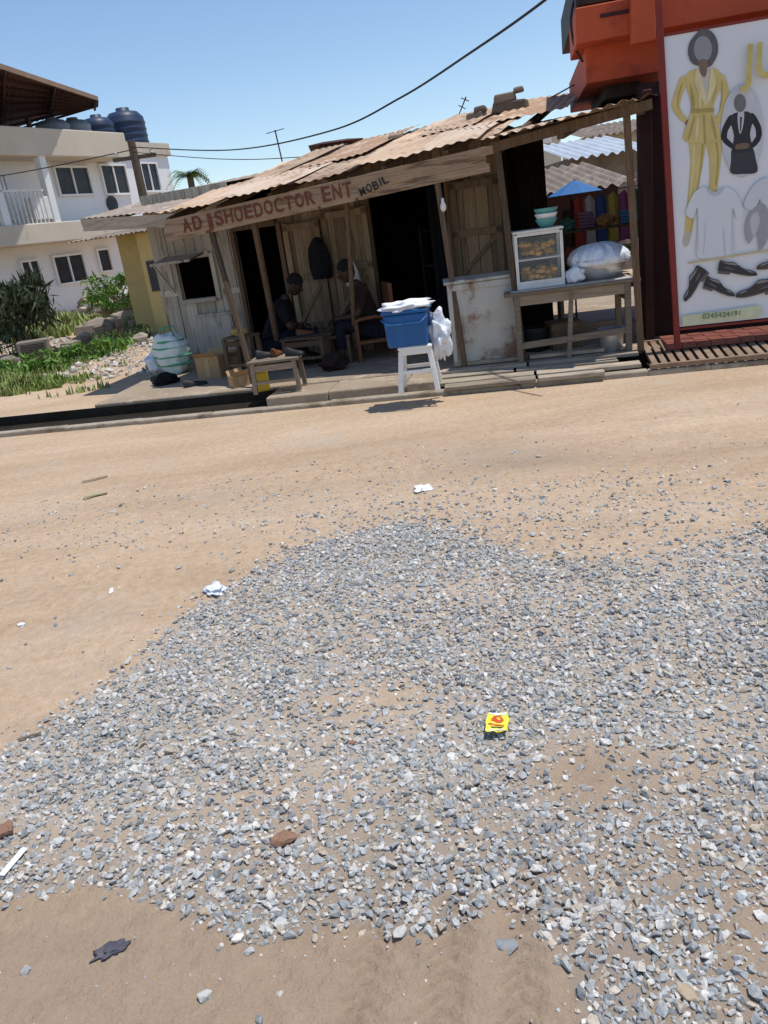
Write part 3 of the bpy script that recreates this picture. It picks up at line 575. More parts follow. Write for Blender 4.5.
# ---------------------------------------------------------------- people
def skin(joints,edges,root,sub=2):
    names=list(joints); me=bpy.data.meshes.new('sk'); me.from_pydata([joints[n][0] for n in names],[(names.index(a),names.index(b)) for a,b in edges],[])
    o=bpy.data.objects.new('sk',me); col.objects.link(o); sm=o.modifiers.new('s','SKIN'); sm.use_smooth_shade=True
    for i,n in enumerate(names):
        r=joints[n][1]; r=r if isinstance(r,tuple) else (r,r); me.skin_vertices[0].data[i].radius=r; me.skin_vertices[0].data[i].use_root=(n==root)
    ss=o.modifiers.new('ss','SUBSURF'); ss.levels=sub
    dg=bpy.context.evaluated_depsgraph_get(); m2=bpy.data.meshes.new_from_object(o.evaluated_get(dg)); bpy.data.objects.remove(o)
    return [tuple(v.co) for v in m2.vertices],[tuple(p.vertices) for p in m2.polygons]
def person(loc,rz,label,shirt,lean=.16,headdown=.12,hands=((.10,.40,.60),(-.04,.42,.62)),spread=.13,drop=0.):
    t=thing('person',label,'person',loc,rz); D=drop; kz=.49-.3*D
    hands=[(a,b,c-D*.7) for a,b,c in hands]
    J={'pel':((0,0,.50-D),.125),'sp1':((0,lean*.3,.66-D),.115),'sp2':((0,lean*.75,.84-D),.13),'nk':((0,lean*1.15,1.0-D),.055),'nk2':((0,lean*1.3+.02,1.07-D),.05)}
    E=[('pel','sp1'),('sp1','sp2'),('sp2','nk'),('nk','nk2')]
    for s,n in ((1,'r'),(-1,'l')):
        hx,hy,hz=hands[0 if s>0 else 1]
        J['sh'+n]=((s*.17,lean*1.0,.95-D),.062); J['el'+n]=((s*.25,lean+.08,.70-D),.045); J['wr'+n]=((hx,hy-.05,hz),.028); J['pa'+n]=((hx*.95,hy+.02,hz-.005),(.036,.018))
        J['hp'+n]=((s*.09,.03,.49-D),.085); J['kn'+n]=((s*spread,.42-D*.2,kz),.062); J['an'+n]=((s*(spread+.01),.40,.10),.038); J['to'+n]=((s*(spread+.03),.56,.035),.034)
        E+=[('sp2','sh'+n),('sh'+n,'el'+n),('el'+n,'wr'+n),('wr'+n,'pa'+n),('pel','hp'+n),('hp'+n,'kn'+n),('kn'+n,'an'+n),('an'+n,'to'+n)]
    mb=MB(); mb.add(*skin(J,E,'pel'))
    hc=Vector((0,lean*1.3+.05+headdown*.3,1.19-headdown*.15-D)); tilt=Matrix.Rotation(-headdown*3,4,'X')
    def H_(v): return hc+(tilt@Vector(v))
    hb=MB(); hb.blob((0,0,0),(.076,.095,.115),3,.03,2); hb.blob((0,.03,-.06),(.052,.06,.06),2,.02,2); hb.blob((0,.1,-.012),(.014,.02,.025),2,0,2)
    for s in (1,-1): hb.blob((s*.078,-.005,-.01),(.01,.02,.03),2,0,2); hb.blob((s*.03,.085,.02),(.016,.012,.009),2,0,2)
    hb.blob((0,.09,-.05),(.025,.012,.009),2,0,2)
    mb.add([H_(v) for v in hb.v],hb.f)
    for s,(hx,hy,hz) in ((1,hands[0]),(-1,hands[1])):
        for k in range(4):
            L=(.062,.072,.068,.052)[k]; bx=hx*.95+(k-1.5)*.017; p0=Vector((bx,hy+.03,hz-.002)); mb.tube([p0,p0+Vector((0,L*.5,-.004)),p0+Vector((0,L*.85,-.024)),p0+Vector((0,L*.8,-.04))],[.0085,.008,.007,.005],7)
        p0=Vector((hx*.95-s*.028,hy-.01,hz)); mb.tube([p0,p0+Vector((-s*.018,.025,-.006)),p0+Vector((-s*.02,.05,-.016))],[.010,.009,.006],7)
    b=mb.build('body',m_skin,t,smooth=True)
    ey=MB()
    for s in (1,-1): ey.blob(H_((s*.03,.092,.018)),(.009,.006,.006),2,0,2)
    ey.build('eyes',m_plastw,b,smooth=True)
    hr=MB(); hr.blob((0,-.014,.034),(.083,.097,.098),3,.05,6); hh=MB().add([H_(v) for v in hr.v],hr.f); hh.build('hair',m_hair,b,smooth=True)
    g=lambda r,d:(r[0]+d,r[1]+d) if isinstance(r,tuple) else r+d
    K={n:(J[n][0],g(J[n][1],.018)) for n in ('pel','sp1','sp2','nk','shr','shl')}
    for s,n in ((1,'r'),(-1,'l')): K['m'+n]=(tuple(Vector(J['sh'+n][0]).lerp(Vector(J['el'+n][0]),.85)),.068)
    MB().add(*skin(K,[('pel','sp1'),('sp1','sp2'),('sp2','nk'),('sp2','shr'),('sp2','shl'),('shr','mr'),('shl','ml')],'pel')).build('shirt',shirt,b,smooth=True)
    K={'pel':(J['pel'][0],.14)}; E2=[]
    for n in 'rl':
        K['hp'+n]=(J['hp'+n][0],.10); K['kn'+n]=(J['kn'+n][0],.08); K['an'+n]=(tuple(Vector(J['an'+n][0])+Vector((0,0,.05))),.06); E2+=[('pel','hp'+n),('hp'+n,'kn'+n),('kn'+n,'an'+n)]
    MB().add(*skin(K,E2,'pel')).build('trousers',m_jean,b,smooth=True)
    for s in (1,-1):
        x=s*(spread+.02); MB().box((x,.49,.010),(.10,.27,.02)).tube([(x-.045,.5,.02),(x-.02,.53,.065),(x+.02,.53,.065),(x+.045,.5,.02)],.012,6).build('sandal',m_rubber,b,bevel=.006)
    return t
p1=FR.w(S(270,345,.8),.8,ZP); person(p1,FR.a+R(-68),'person in black clothes seated hunched low at the left work bench',m_shirtA,lean=.22,headdown=.22,drop=.25)
p2=FR.w(S(374,332,.6),.6,ZP); person(p2,FR.a+R(118),'person in a dark brown shirt seated in the wooden armchair',m_shirtB,lean=.10,headdown=.14,drop=.18)
def stool(loc,rz,label,w=.34,h=.40,mat=m_post,name='stool',cat='stool'):
    t=thing(name,label,cat,loc,rz); MB().box((0,0,h-.015),(w,w*.8,.03)).build('seat',mat,t,bevel=.004)
    for x in (-1,1):
        for y in (-1,1): MB().bar((x*w*.42,y*w*.34,0),(x*w*.38,y*w*.3,h-.03),.035).build('leg',mat,t)
    MB().bar((-w*.4,-w*.32,h*.4),(w*.4,-w*.32,h*.4),.025).bar((-w*.4,w*.32,h*.4),(w*.4,w*.32,h*.4),.025).build('stretcher',mat,t); return t
stool(p1,FR.a,'low dark wooden stool under the hunched person',.34,.16)
t=thing('armchair','brown wooden armchair with curved arms between the two doors','chair',p2,FR.a+R(118))
MB().box((0,.02,.21),(.5,.46,.04)).build('seat',m_chair,t,bevel=.006)
mb=MB().bar((-.22,-.2,.78),(.22,-.2,.78),.03,.07)
for i in range(5): mb.bar((-.18+i*.09,-.2,.24),(-.18+i*.09,-.22,.76),.025)
mb.build('backrest',m_chair,t)
for x in (-.24,.24):
    for y in (-.2,.22): MB().bar((x,y,0),(x,y-.01*(y<0),.46 if y>0 else .81),.04).build('leg',m_chair,t)
    MB().tube([(x,-.2,.44),(x*1.05,0,.48),(x*1.08,.18,.47),(x*1.05,.25,.43)],.022,8).build('armrest',m_chair,t,smooth=True)
a,z1=FR.un(318,237,.11); _,z0=FR.un(318,279,.11); hh=z1-z0
mb=MB(); vs=[];fs=[]; prof=[(0,.11),(.08,.125),(.3,.135),(.55,.13),(.75,.11),(.88,.075),(.96,.04),(1,.015)]
for v,rw in prof:
    for k in range(20):
        th=2*PI*k/20; f=1+.14*sin(th*5+v*4)+.08*sin(th*9)
        vs.append((rw*cos(th)*f,-.03+.055*sin(th)*f,v*hh))
for j in range(len(prof)-1):
    for k in range(20): fs.append((j*20+k,j*20+(k+1)%20,(j+1)*20+(k+1)%20,(j+1)*20+k))
fs+=[tuple(range(19,-1,-1)),tuple(len(vs)-20+k for k in range(20))]
tag(mb.add(vs,fs).build('hanging_jacket',m_shirtA,None,FR.w(a,.14,z0),FR.a,smooth=True),'black jacket hanging on the plank wall between the doors','jacket')
def garment(px0,py0,px1,py1,t,mat,label,cat,name):
    a,z1=FR.un(px0,py0,t); b,_=FR.un(px1,py0,t); _,z0=FR.un(px0,py1,t); w=b-a; h=z1-z0
    o=[(.3,1),(.7,1),(.9,.6),(1,.1),(.7,0),(.4,.06),(.1,.0),(0,.5)]
    n=len(o); mb=MB(); fr=[(p[0]*w,-.035-.012*(i%2),p[1]*h) for i,p in enumerate(o)]; bk=[(p[0]*w,.0,p[1]*h) for p in o]
    mb.add(fr+bk+[(w/2,-.06,h*.5)],[(i,(i+1)%n,2*n) for i in range(n)]+[(i,n+i,n+(i+1)%n,(i+1)%n) for i in range(n)]+[tuple(range(n,2*n))])
    return tag(mb.build(name,mat,None,FR.w(a,t,z0),FR.a),label,cat)
garment(343,262,359,287,.16,M('pale grey cloth',(.56,.52,.52),None,8,.9,.4),'pale greyish cloth bag hanging on the wall above the armchair','cloth','hanging_cloth')
# ---------------------------------------------------------------- items left of the shack
def at_base(px,py): return atz(px,py,ZP)
p=at_base(177,373); t=thing('shopping_bag','large white and green woven bag standing at the left end of the pavement','bag',p,R(-15))
mw=M('white woven plastic',(.72,.77,.74),(.58,.66,.62),9,.6,.5,25)
MB().blob((0,0,.25),(.24,.17,.27),4,.22,1.6,3).build('bag_body',mw,t,smooth=True)
for z,r_ in ((.12,.240),(.22,.256),(.33,.248),(.41,.21)): MB().blob((0,0,z),(r_,r_*.71,.026),3,.2,1.6,3).build('green_stripe',m_green,t,smooth=True)
for s in (-.05,.05): MB().tube([(-.10,s,.46),(-.07,s,.57),(.07,s,.58),(.10,s,.46)],.01,6).build('handle',m_green,t,smooth=True)
tag(MB().blob((0,0,.12),(.15,.12,.15),4,.3,1.7,8).build('plastic_bag',m_bagw,None,at_base(160,372),0,smooth=True),'smaller pale plastic bag leaning left of the green striped bag','plastic bag')
def carton(px,py,d,label,rz):
    p=at_base(px,py); t=thing('cardboard_box',label,'box',p,rz); mb=MB(); x,y,z=d
    mb.box((0,-y/2,z/2),(x,.008,z)).box((0,y/2,z/2),(x,.008,z)).box((-x/2,0,z/2),(.008,y-.01,z)).box((x/2,0,z/2),(.008,y-.01,z)).box((0,0,.006),(x-.01,y-.01,.008)); mb.build('carton_body',m_carton,t)
    for s in (-1,1): MB().poly([(-x/2,s*y/2,z),(x/2,s*y/2,z),(x/2,s*y*.75,z+.06),(-x/2,s*y*.75,z+.05)][::s]).build('flap',m_carton,t)
    MB().box((0,-y/2-.006,z*.5),(.06,.003,z*.9)).build('tape_strip',M('tape',(.5,.36,.2),None,8,.4,0),t)
carton(216,376,(.32,.26,.25),'brown cardboard box beside the woven bag',R(-24)); carton(236,368,(.22,.2,.16),'smaller cardboard box behind the leftmost roof post',R(10))
def shoe(loc,rz,label,mat=m_rubber,L=.27,group=None):
    t=thing('shoe',label,'shoe',loc,rz,group); n=10; prof=[(0,.03,.07),(.08,.036,.075),(.2,.037,.07),(.35,.036,.055),(.5,.038,.045),(.7,.045,.036),(.85,.04,.03),(.95,.03,.022),(1,.012,.012)]
    vs=[];fs=[]
    for (a,w,h) in prof:
        for k in range(n): th=PI*k/(n-1); vs.append((a*L,w*cos(th),.012+h*sin(th)))
    for i in range(len(prof)-1):
        for k in range(n-1): q=i*n+k; fs.append((q,q+1,q+n+1,q+n))
    fs.append(tuple(range(n))); MB().add(vs,fs).build('upper',mat,t,smooth=True)
    MB().prism([(a*L,w*1.05) for a,w,h in prof]+[(a*L,-w*1.05) for a,w,h in prof[::-1]],0,.014).build('sole',m_rubber,t); return t
shoe(at_base(184,388),.3,'lone black shoe on the pavement in front of the woven bag')
tag(MB().blob((0,0,.05),(.15,.10,.08),4,.4,1.8,12).build('rag_bundle',m_shirtA,None,at_base(166,384),0,smooth=True),'black rag bundle on the pavement below the woven bag','cloth')
def bench(px,py,w,d,h,rz,label,mat=m_greyw,name='work_bench',cat='bench'):
    p=at_base(px,py); t=thing(name,label,cat,p,rz); mb=MB()
    for i in range(4): mb.box((0,d*(i-1.5)/4,h),(w+random.uniform(-.05,.05),d/4-.008,.025))
    mb.build('tabletop',mat,t,bevel=.003)
    for x in (-1,1):
        for y in (-1,1): MB().bar((x*w*.45,y*d*.4,0),(x*w*.42,y*d*.4,h-.012),.04).build('leg',mat,t)
    MB().bar((-w*.43,-d*.4,h*.35),(w*.43,-d*.4,h*.35),.03).bar((-w*.43,-d*.4,h-.06),(w*.43,-d*.4,h-.06),.03,.06).build('crossbar',mat,t); return t,p
m_bench=M('worn bench wood',(.34,.27,.195),(.20,.155,.11),4,.85,.5,30,var=.35,stretch=(1.2,14,14))
b1,pb1=bench(281,389,.50,.36,.31,R(-8),'low pale work bench covered with shoe parts, nearest the gutter',m_bench)
b2,pb2=bench(312,366,.55,.38,.34,R(-22),'darker work bench in front of the hunched person',m_post)
b3,pb3=bench(248,377,.34,.3,.46,R(-30),'small dark stand beside the leftmost roof post',m_post,'wooden_stand','stand')
b4,pb4=bench(352,352,.42,.3,.30,R(-20),'small dark bench in front of the armchair',m_post)
kk=[('black shoe lying on the pale bench, left end',-.19,m_rubber,.4),('brown shoe lying in the middle of the pale bench',-.02,m_chair,1.3),('black shoe lying on the pale bench, right end',.12,m_rubber,-.5)]
for lb,dx,mt,rz in kk: shoe((pb1.x+dx,pb1.y-dx*.2,pb1.z+.325),rz,lb,mt,.2)
for lb,dx,mt,rz in (('brown shoe on the dark bench before the hunched person',-.12,m_chair,.2),('dark shoe at the right end of the dark bench',.12,m_rubber,2.)): shoe((pb2.x+dx,pb2.y,pb2.z+.355),rz,lb,mt,.24)
def jerry(px,py,mat,label,h=.24):
    p=at_base(px,py); t=thing('plastic_container',label,'container',p,R(20)); MB().box((0,0,h/2),(.15,.10,h)).build('container_body',mat,t,bevel=.02); MB().lathe([(.02,h),(.02,h+.03),(.001,h+.03)],12,(.04,0,0)).build('cap',m_plastw,t); MB().tube([(-.06,0,h-.01),(-.05,0,h+.03),(.0,0,h+.03),(.01,0,h-.01)],.01,6).build('handle',mat,t,smooth=True)
jerry(263,391,m_yelp,'yellow plastic container under the left end of the pale bench',.2)
tag(MB().blob((0,0,.0),(.09,.07,.05),3,.3,2,6).build('rag_bundle',M('dull yellow cloth',(.45,.33,.10),None,8,.9,.3),None,(pb3.x,pb3.y,pb3.z+.51),0,smooth=True),'bundle of yellow cloth on the small dark stand','cloth')
stool(at_base(345,362),FR.a,'dark wooden stool in the shade between bench and armchair',.3,.32)
stool(at_base(322,350),FR.a+.3,'dark low stool behind the darker work bench',.3,.36,m_chair)
tag(MB().blob((0,0,.03),(.10,.07,.035),3,.4,2,9).build('rag_bundle',m_shirtA,None,(pb2.x-.02,pb2.y+.1,pb2.z+.365),0,smooth=True),'black rag heap at the back of the dark work bench','cloth')
tag(MB().blob((0,0,.08),(.14,.11,.10),4,.4,1.8,15).build('rag_bundle',m_shirtB,None,at_base(335,370),0,smooth=True),'dark brown bundle on the pavement right of the dark bench','cloth')
carton(240,386,(.18,.14,.12),'tiny open cardboard box in front of the small dark stand',R(30))
# ---------------------------------------------------------------- stool, cooler, bag
p=at_base(421,388); t=thing('plastic_stool','white plastic stool carrying the blue cooler','stool',p,R(-10)); hS=.40
MB().box((0,0,hS-.015),(.30,.30,.03)).box((0,0,hS-.05),(.285,.285,.05)).build('seat',m_plastw,t,bevel=.012)
for x in (-1,1):
    for y in (-1,1): MB().bar((x*.165,y*.165,0),(x*.125,y*.125,hS-.04),.045,.03).build('leg',m_plastw,t,bevel=.006)
mb=MB()
for x in (-1,1): mb.bar((x*.15,-.15,hS*.45),(x*.15,.15,hS*.45),.02,.03).bar((-.15,x*.15,hS*.45),(.15,x*.15,hS*.45),.02,.03)
mb.build('stretcher',m_plastw,t)
c=thing('cooler_box','blue plastic cooler box topped with white cloth on the white stool','cooler',(p.x-.05,p.y,p.z+hS),R(-14))
MB().box((0,0,.14),(.35,.28,.28),taper=1.08).build('cooler_body',m_blue,c,bevel=.018); MB().box((0,0,.297),(.40,.32,.03)).build('lid',m_blue,c,bevel=.01); MB().tube([(-.2,-.16,.25),(-.14,-.19,.20),(.14,-.19,.20),(.2,-.16,.25)],.008,6).build('handle',m_blue,c,smooth=True)
tag(MB().blob((0,0,.02),(.22,.17,.045),4,.4,2.4,3).build('folded_cloth',m_cloth,None,(p.x-.05,p.y,p.z+hS+.315),R(-14),smooth=True),'white cloth folded on the lid of the blue cooler','cloth')
tag(MB().blob((0,0,.16),(.085,.09,.19),4,.6,2,5).build('plastic_bag',m_bagw,None,(p.x+.21,p.y-.03,p.z+hS-.12),0,smooth=True),'white plastic bag hanging at the right of the blue cooler','plastic bag')
# ---------------------------------------------------------------- counter
pA=at_base(455,367); pB=at_base(521,359); wv=(pB-pA).length; ca=math.atan2(pB.y-pA.y,pB.x-pA.x); 
t=thing('wooden_counter','boxy counter with worn whitish paint and rust stains beside the food table','counter',pA,ca); ch=.82
MB().b2((0,0,0),(wv,.5,ch-.03)).build('counter_body',m_rustbr,t,bevel=.006)
MB().b2((-.03,-.03,ch-.027),(wv+.02,.53,ch)).build('countertop',m_rustbr,t,bevel=.005)
mb=MB(); mb.b2((-.002,-.018,0),(.04,-.002,ch-.03)); mb.b2((wv-.04,-.018,0),(wv+.002,-.002,ch-.03)); mb.b2((.042,-.016,ch-.09),(wv-.042,-.002,ch-.035)); mb.b2((.042,-.016,.01),(wv-.042,-.002,.06)); mb.build('frame_trim',m_rustbr,t,bevel=.003)
# ---------------------------------------------------------------- food table
L0=at_base(521,363); L1=at_base(629,351); ta=math.atan2(L1.y-L0.y,L1.x-L0.x); wT=(L1-L0).length; hT=.66
def lt(x,y,z): 
    return L0+Vector((cos(ta)*x-sin(ta)*y,sin(ta)*x+cos(ta)*y,z))
t=thing('food_table','rough wooden table carrying the glass showcase and the covered basin','table',L0,ta)
mb=MB()
for i in range(5): mb.box((wT/2,.02+i*.13,hT-.015),(wT+.22+random.uniform(-.03,.03),.124,.03))
mb.build('tabletop',m_bench,t,bevel=.003)
MB().box((wT/2,.28,hT+.006),(wT+.1,.6,.008)).build('table_cover',M('worn grey table sheet',(.5,.48,.44),(.36,.34,.3),6,.6,.3,20),t)
for x in (0,wT):
    for y in (0,.54): MB().bar((x,y,0),(x,y,hT-.03),.055).build('leg',m_bench,t,bevel=.004)
mb=MB().bar((0,0,hT-.08),(wT,0,hT-.08),.03,.09).bar((0,0,.16),(wT,0,.2),.03,.06).bar((0,.54,.2),(wT,.54,.2),.03,.06).bar((0,0,.5),(0,.54,.5),.03,.06).bar((wT,0,.5),(wT,.54,.5),.03,.06).bar((wT*.45,0,.0),(wT*.5,0,hT-.05),.04); mb.build('crossbar',m_bench,t)
sw,sd,sh=.44,.36,.52
t=thing('glass_showcase','white framed glass showcase holding fried snacks on the table','showcase',lt(.02,.08,hT+.012),ta)
MB().box((sw/2,sd/2,.02),(sw,sd,.04)).build('base',m_cream,t,bevel=.004)
MB().box((sw/2,sd/2,sh-.01),(sw+.02,sd+.02,.02)).build('top',m_cream,t,bevel=.004)
mb=MB()
for x in (.013,sw-.013):
    for y in (.013,sd-.013): mb.box((x,y,sh/2),(.028,.028,sh-.062))
mb.box((sw/2,.01,.055),(sw-.054,.02,.03)).box((sw/2,.01,sh-.036),(sw-.054,.02,.03)); mb.build('frame',m_cream,t,bevel=.003)
mb=MB(); mb.box((sw/2,.014,sh/2),(sw-.07,.004,sh-.12)).box((.014,sd/2,sh/2),(.004,sd-.07,sh-.08)).box((sw-.014,sd/2,sh/2),(.004,sd-.07,sh-.08)).box((sw/2,sd-.012,sh/2),(sw-.07,.004,sh-.08)); mb.build('glass_pane',m_glass,t)
MB().box((sw/2,sd/2,.26),(sw-.05,sd-.05,.012)).build('shelf',m_cream,t)
for zz,n_,lab in ((.045,90,'fried snacks heaped on the showcase floor'),(.27,60,'fried snacks on the showcase shelf')):
    mb=MB()
    for i in range(n_): mb.blob((random.uniform(.07,sw-.07),random.uniform(.07,sd-.08),zz+.02+random.uniform(0,.11)),(.034,.026,.022),1,.3,2,i)
    tag(mb.build('fried_snack_heap',m_food,None,lt(.02,.08,hT+.012),ta),lab,'food')
for i,(mat,rr,lab) in enumerate(((m_cyan,.10,'lowest green bowl of the stack on the showcase'),(m_plastw,.105,'white bowl in the middle of the stack on the showcase'),(m_cyan,.11,'topmost green bowl of the stack on the showcase'))):
    z=hT+.012+sh+.002+i*.045; mb=MB().lathe([(rr*.5,0),(rr*.75,.03),(rr*.95,.065),(rr,.08),(rr*.96,.08),(rr*.7,.032),(rr*.3,.012)],24)
    tag(mb.build('bowl',mat,None,lt(.33,.2,z),ta,smooth=True),lab,'bowl')
rb=.26; cx,cy=.80,.29
tag(MB().lathe([(rb*.62,0),(rb*.8,.05),(rb*.95,.13),(rb,.17),(rb*1.06,.175),(rb*1.06,.185),(rb*.98,.185),(rb*.7,.03)],32).build('metal_basin',m_silver,None,lt(cx,cy,hT+.012),ta,smooth=True),'wide aluminium basin on the right end of the food table','basin')
pr=[(rb*1.07,.14),(rb*1.08,.17),(rb*1.08,.20),(rb*1.0,.235),(rb*.82,.275),(rb*.55,.305),(rb*.25,.318),(.01,.32)]
tag(MB().lathe(pr,72,wob=.13,fr=7).build('basin_cover_cloth',m_bagw,None,lt(cx,cy,hT+.012),ta,smooth=True),'white plastic sheet bulging over the aluminium basin','cover')
tag(MB().blob((0,0,.07),(.09,.08,.075),4,.35,1.6,4).build('plastic_bag',m_bagw,None,lt(.56,.12,hT+.012),ta,smooth=True),'small knotted plastic bag between showcase and basin','plastic bag')
tag(MB().lathe([(.10,0),(.12,.2),(.125,.22),(.11,.22),(.1,.03)],20).build('bucket',m_silver,None,lt(wT-.14,.12,0),0,smooth=True),'metal bucket standing under the right end of the food table','bucket')
tag(MB().box((0,0,.15),(.3,.3,.3)).box((0,-.152,.15),(.32,.01,.05)).box((0,-.152,.26),(.32,.01,.05)).build('wooden_crate',m_post,None,lt(.45,.4,0),ta+.2,bevel=.004),'dark wooden crate in the shade under the food table','crate')
tag(MB().lathe([(.13,0),(.16,.24),(.165,.26),(.15,.26),(.13,.03)],20).build('bucket',m_rubber,None,lt(.18,.42,0),0,smooth=True),'black bucket in the shade under the glass showcase','bucket')
gs=thing('goods_shelf','dark plank shelf of coloured goods standing behind the basin','shelf',FR.w(S(556,250,-.5),-.5,ZP),FR.a); gw=.95
for k in range(3): MB().box((gw/2,.15,.40+.33*k),(gw,.3,.025)).build('shelf_board',m_post,gs)
for x in (0,gw): MB().box((x,.15,.55),(.04,.3,1.1)).build('side_panel',m_post,gs)
gc=[((.30,.06,.05),'red'),((.05,.12,.34),'blue'),((.6,.58,.54),'white'),((.40,.32,.1),'yellow'),((.06,.18,.14),'green'),((.2,.1,.18),'purple'),((.36,.18,.08),'orange'),((.05,.2,.42),'sky blue')]
for k in range(8):
    c,nm=gc[k]; x=.12+.22*(k%4)+random.uniform(-.02,.02); z=ZP+.415+.33*(1 if k<4 else 2)
    p=FR.w(S(556,250,-.5)+x,-.65,z); mt=M(nm+' goods',c,None,8,.8,.3); lab=nm+(' goods pile on the ' if k%2 else ' rolled bundle on the ')+('middle' if k<4 else 'top')+' board of the goods shelf'
    if k%2: mb=MB(); [mb.box((random.uniform(-.01,.01),0,.02+.035*q),(.16,.16,.03),rz=random.uniform(-.1,.1)) for q in range(3+k%3)]; tag(mb.build('goods_pile',mt,None,p,FR.a,bevel=.008),lab,'bundle')
    else: tag(MB().blob((0,0,.06),(.10,.08,.07),4,.45,2.2,k).build('goods_bundle',mt,None,p,FR.a,smooth=True),lab,'bundle')
# ---------------------------------------------------------------- poster and the orange building
def PP3(px,py,t=0): s,z=PF.un(px,py,t); return Vector((s,-t,z))
bl=thing('orange_building','orange red building front with projecting beams behind the poster','building',PF.o,PF.a)
def blk(px0,py0,px1,py1,t,depth,name,mat,bev=.01):
    s0_,z1=PF.un(px0,py0,t); s1_,_=PF.un(px1,py0,t); _,z0=PF.un(px0,py1,t)
    return MB().b2((s0_,-t,z0),(s1_,-t+depth,z1)).build(name,mat,bl,bevel=bev)
blk(575,8,1000,44,-.6,.9,'upper_beam',m_orange); blk(585,44,1000,84,-.9,2.5,'lower_beam',m_orange); blk(574,-40,1000,7,-.75,2.4,'roof_slab',m_iron)
blk(640,84,1100,345,-.8,.3,'ground_floor_wall',m_maroonw); blk(630,-60,655,44,-.45,.14,'column',m_orange)
blk(600,14,660,18,-.59,.05,'trim',m_maroonw,0); blk(642,90,652,340,-.55,.08,'column',m_maroonw); blk(604,84,640,100,-1.3,1.5,'inner_beam',m_iron)
sgp=thing('fashion_poster','large white fashion poster with printed clothes in a red metal frame','poster',PF.o,PF.a)
TL,BL_=PP3(664,37),PP3(679,327)
Wd=1.5; BRr=BL_+Vector((Wd,0,0)); TRr=TL+Vector((Wd,0,.0))
MB().add([BL_,BRr,TRr,TL]+[v+Vector((0,.02,0)) for v in (BL_,BRr,TRr,TL)],[(0,1,2,3),(7,6,5,4),(0,4,5,1),(3,2,6,7),(0,3,7,4),(1,5,6,2)]).build('poster_panel',m_poster,sgp)
b0=PP3(681,345); up=(TL-BL_).normalized(); off=Vector((-.03,0,0))
MB().bar(Vector((b0.x-.03,.0,.14)),TL+off+up*.75,.05).build('frame_post',m_redpost,sgp,bevel=.005)
MB().bar(BRr-Vector((-.05,0,.2)),TRr+up*.7+Vector((.05,0,0)),.05).build('frame_post',m_redpost,sgp)
MB().bar(BL_-Vector((0,0,.02)),BRr-Vector((0,0,.02)),.02).build('frame_rail',m_redpost,sgp); MB().bar(TL+Vector((0,0,.012)),TRr+Vector((0,0,.012)),.02).build('frame_rail',m_redpost,sgp)
lay=[0]
def smoothp(P,k=4):
    out=[];n=len(P)
    for i in range(n):
        p0,p1,p2,p3=[np.array(P[(i+j)%n],float) for j in (-1,0,1,2)]
        for q in range(k):
            u=q/k; out.append(tuple(.5*((2*p1)+(p2-p0)*u+(2*p0-5*p1+4*p2-p3)*u*u+(3*p1-p0-3*p2+p3)*u**3)))
    return out
def ink(c,c2=None):
    key='ink %s'%(str(c)); m=bpy.data.materials.get(key)
    return m or M(key,c,c2 or tuple(x*.82 for x in c),7,.5,0,stretch=(1.6,1,.8))
def art(pxs,color,name='printed_shape',sm=True,c2=None):
    lay[0]+=1; t=.003+.0003*lay[0]
    P=smoothp(pxs) if sm else pxs
    return MB().poly([PP3(x,y,t) for x,y in P][::-1]).build(name,ink(color,c2),sgp)
def limb(pts,ws,color,name):
    L_=[];R_=[]
    for i,p in enumerate(pts):
        a=np.array(pts[max(i-1,0)],float); b=np.array(pts[min(i+1,len(pts)-1)],float); d=(b-a)/np.linalg.norm(b-a); n=np.array([-d[1],d[0]]); p=np.array(p,float)
        L_.append(tuple(p+n*ws[i]/2)); R_.append(tuple(p-n*ws[i]/2))
    return art(L_+R_[::-1],color,name)
def oval(cx,cy,rx,ry,n=12): return [(cx+rx*cos(2*PI*k/n),cy+ry*sin(2*PI*k/n)) for k in range(n)]
gold=(.66,.52,.20); gold2=(.46,.34,.11); gold3=(.76,.65,.36); sk=(.22,.14,.10); blk_=(.028,.028,.032)
limb([(713,136),(715,158),(714,180),(711,200)],[15,12,9,8],gold,'printed_trousers'); limb([(716,140),(718,160),(716,184)],[2,2,1.5],gold2,'printed_crease')
limb([(697,136),(697,160),(693,190),(688,235)],[16,13,9,7],gold,'printed_trousers'); limb([(703,142),(701,165),(697,192),(691,228)],[2,2,1.5,1],gold2,'printed_crease'); limb([(694,146),(693,170),(689,205)],[1.6,1.6,1],gold3,'printed_highlight')
art([(685,234),(691,232),(690,241),(686,247),(683,243)],(.55,.50,.42),'printed_shoe')
limb([(686,78),(679,92),(675,107)],[9,8,7],gold,'printed_sleeve'); limb([(675,106),(680,115),(686,121)],[7,6,5],gold,'printed_sleeve'); limb([(682,84),(678,98),(678,108)],[1.5,1.5,1],gold2,'printed_crease')
art(oval(688,123,3,3.2,8),sk,'printed_hand')
limb([(719,76),(725,90),(726,104)],[9,8,7],gold,'printed_sleeve'); limb([(726,102),(721,114),(716,124)],[7,6,5],gold,'printed_sleeve'); limb([(722,82),(722,98),(720,110)],[1.5,1.5,1],gold2,'printed_crease')
art([(714,123),(718,125),(716,134),(712,135),(711,128)],sk,'printed_hand')
art([(687,74),(697,69),(704,77),(712,68),(720,73),(720,88),(714,104),(714,114),(721,138),(708,143),(694,143),(683,138),(690,115),(691,103),(687,88)],gold,'printed_jacket')
for L_ in ([(690,86),(692,88),(695,104),(692,112)],[(717,84),(716,92),(711,106)],[(703,116),(705,116),(706,141),(704,141)],[(693,118),(695,118),(690,138),(688,138)],[(711,118),(713,118),(717,137),(715,138)]): art(L_,gold2,'printed_crease')
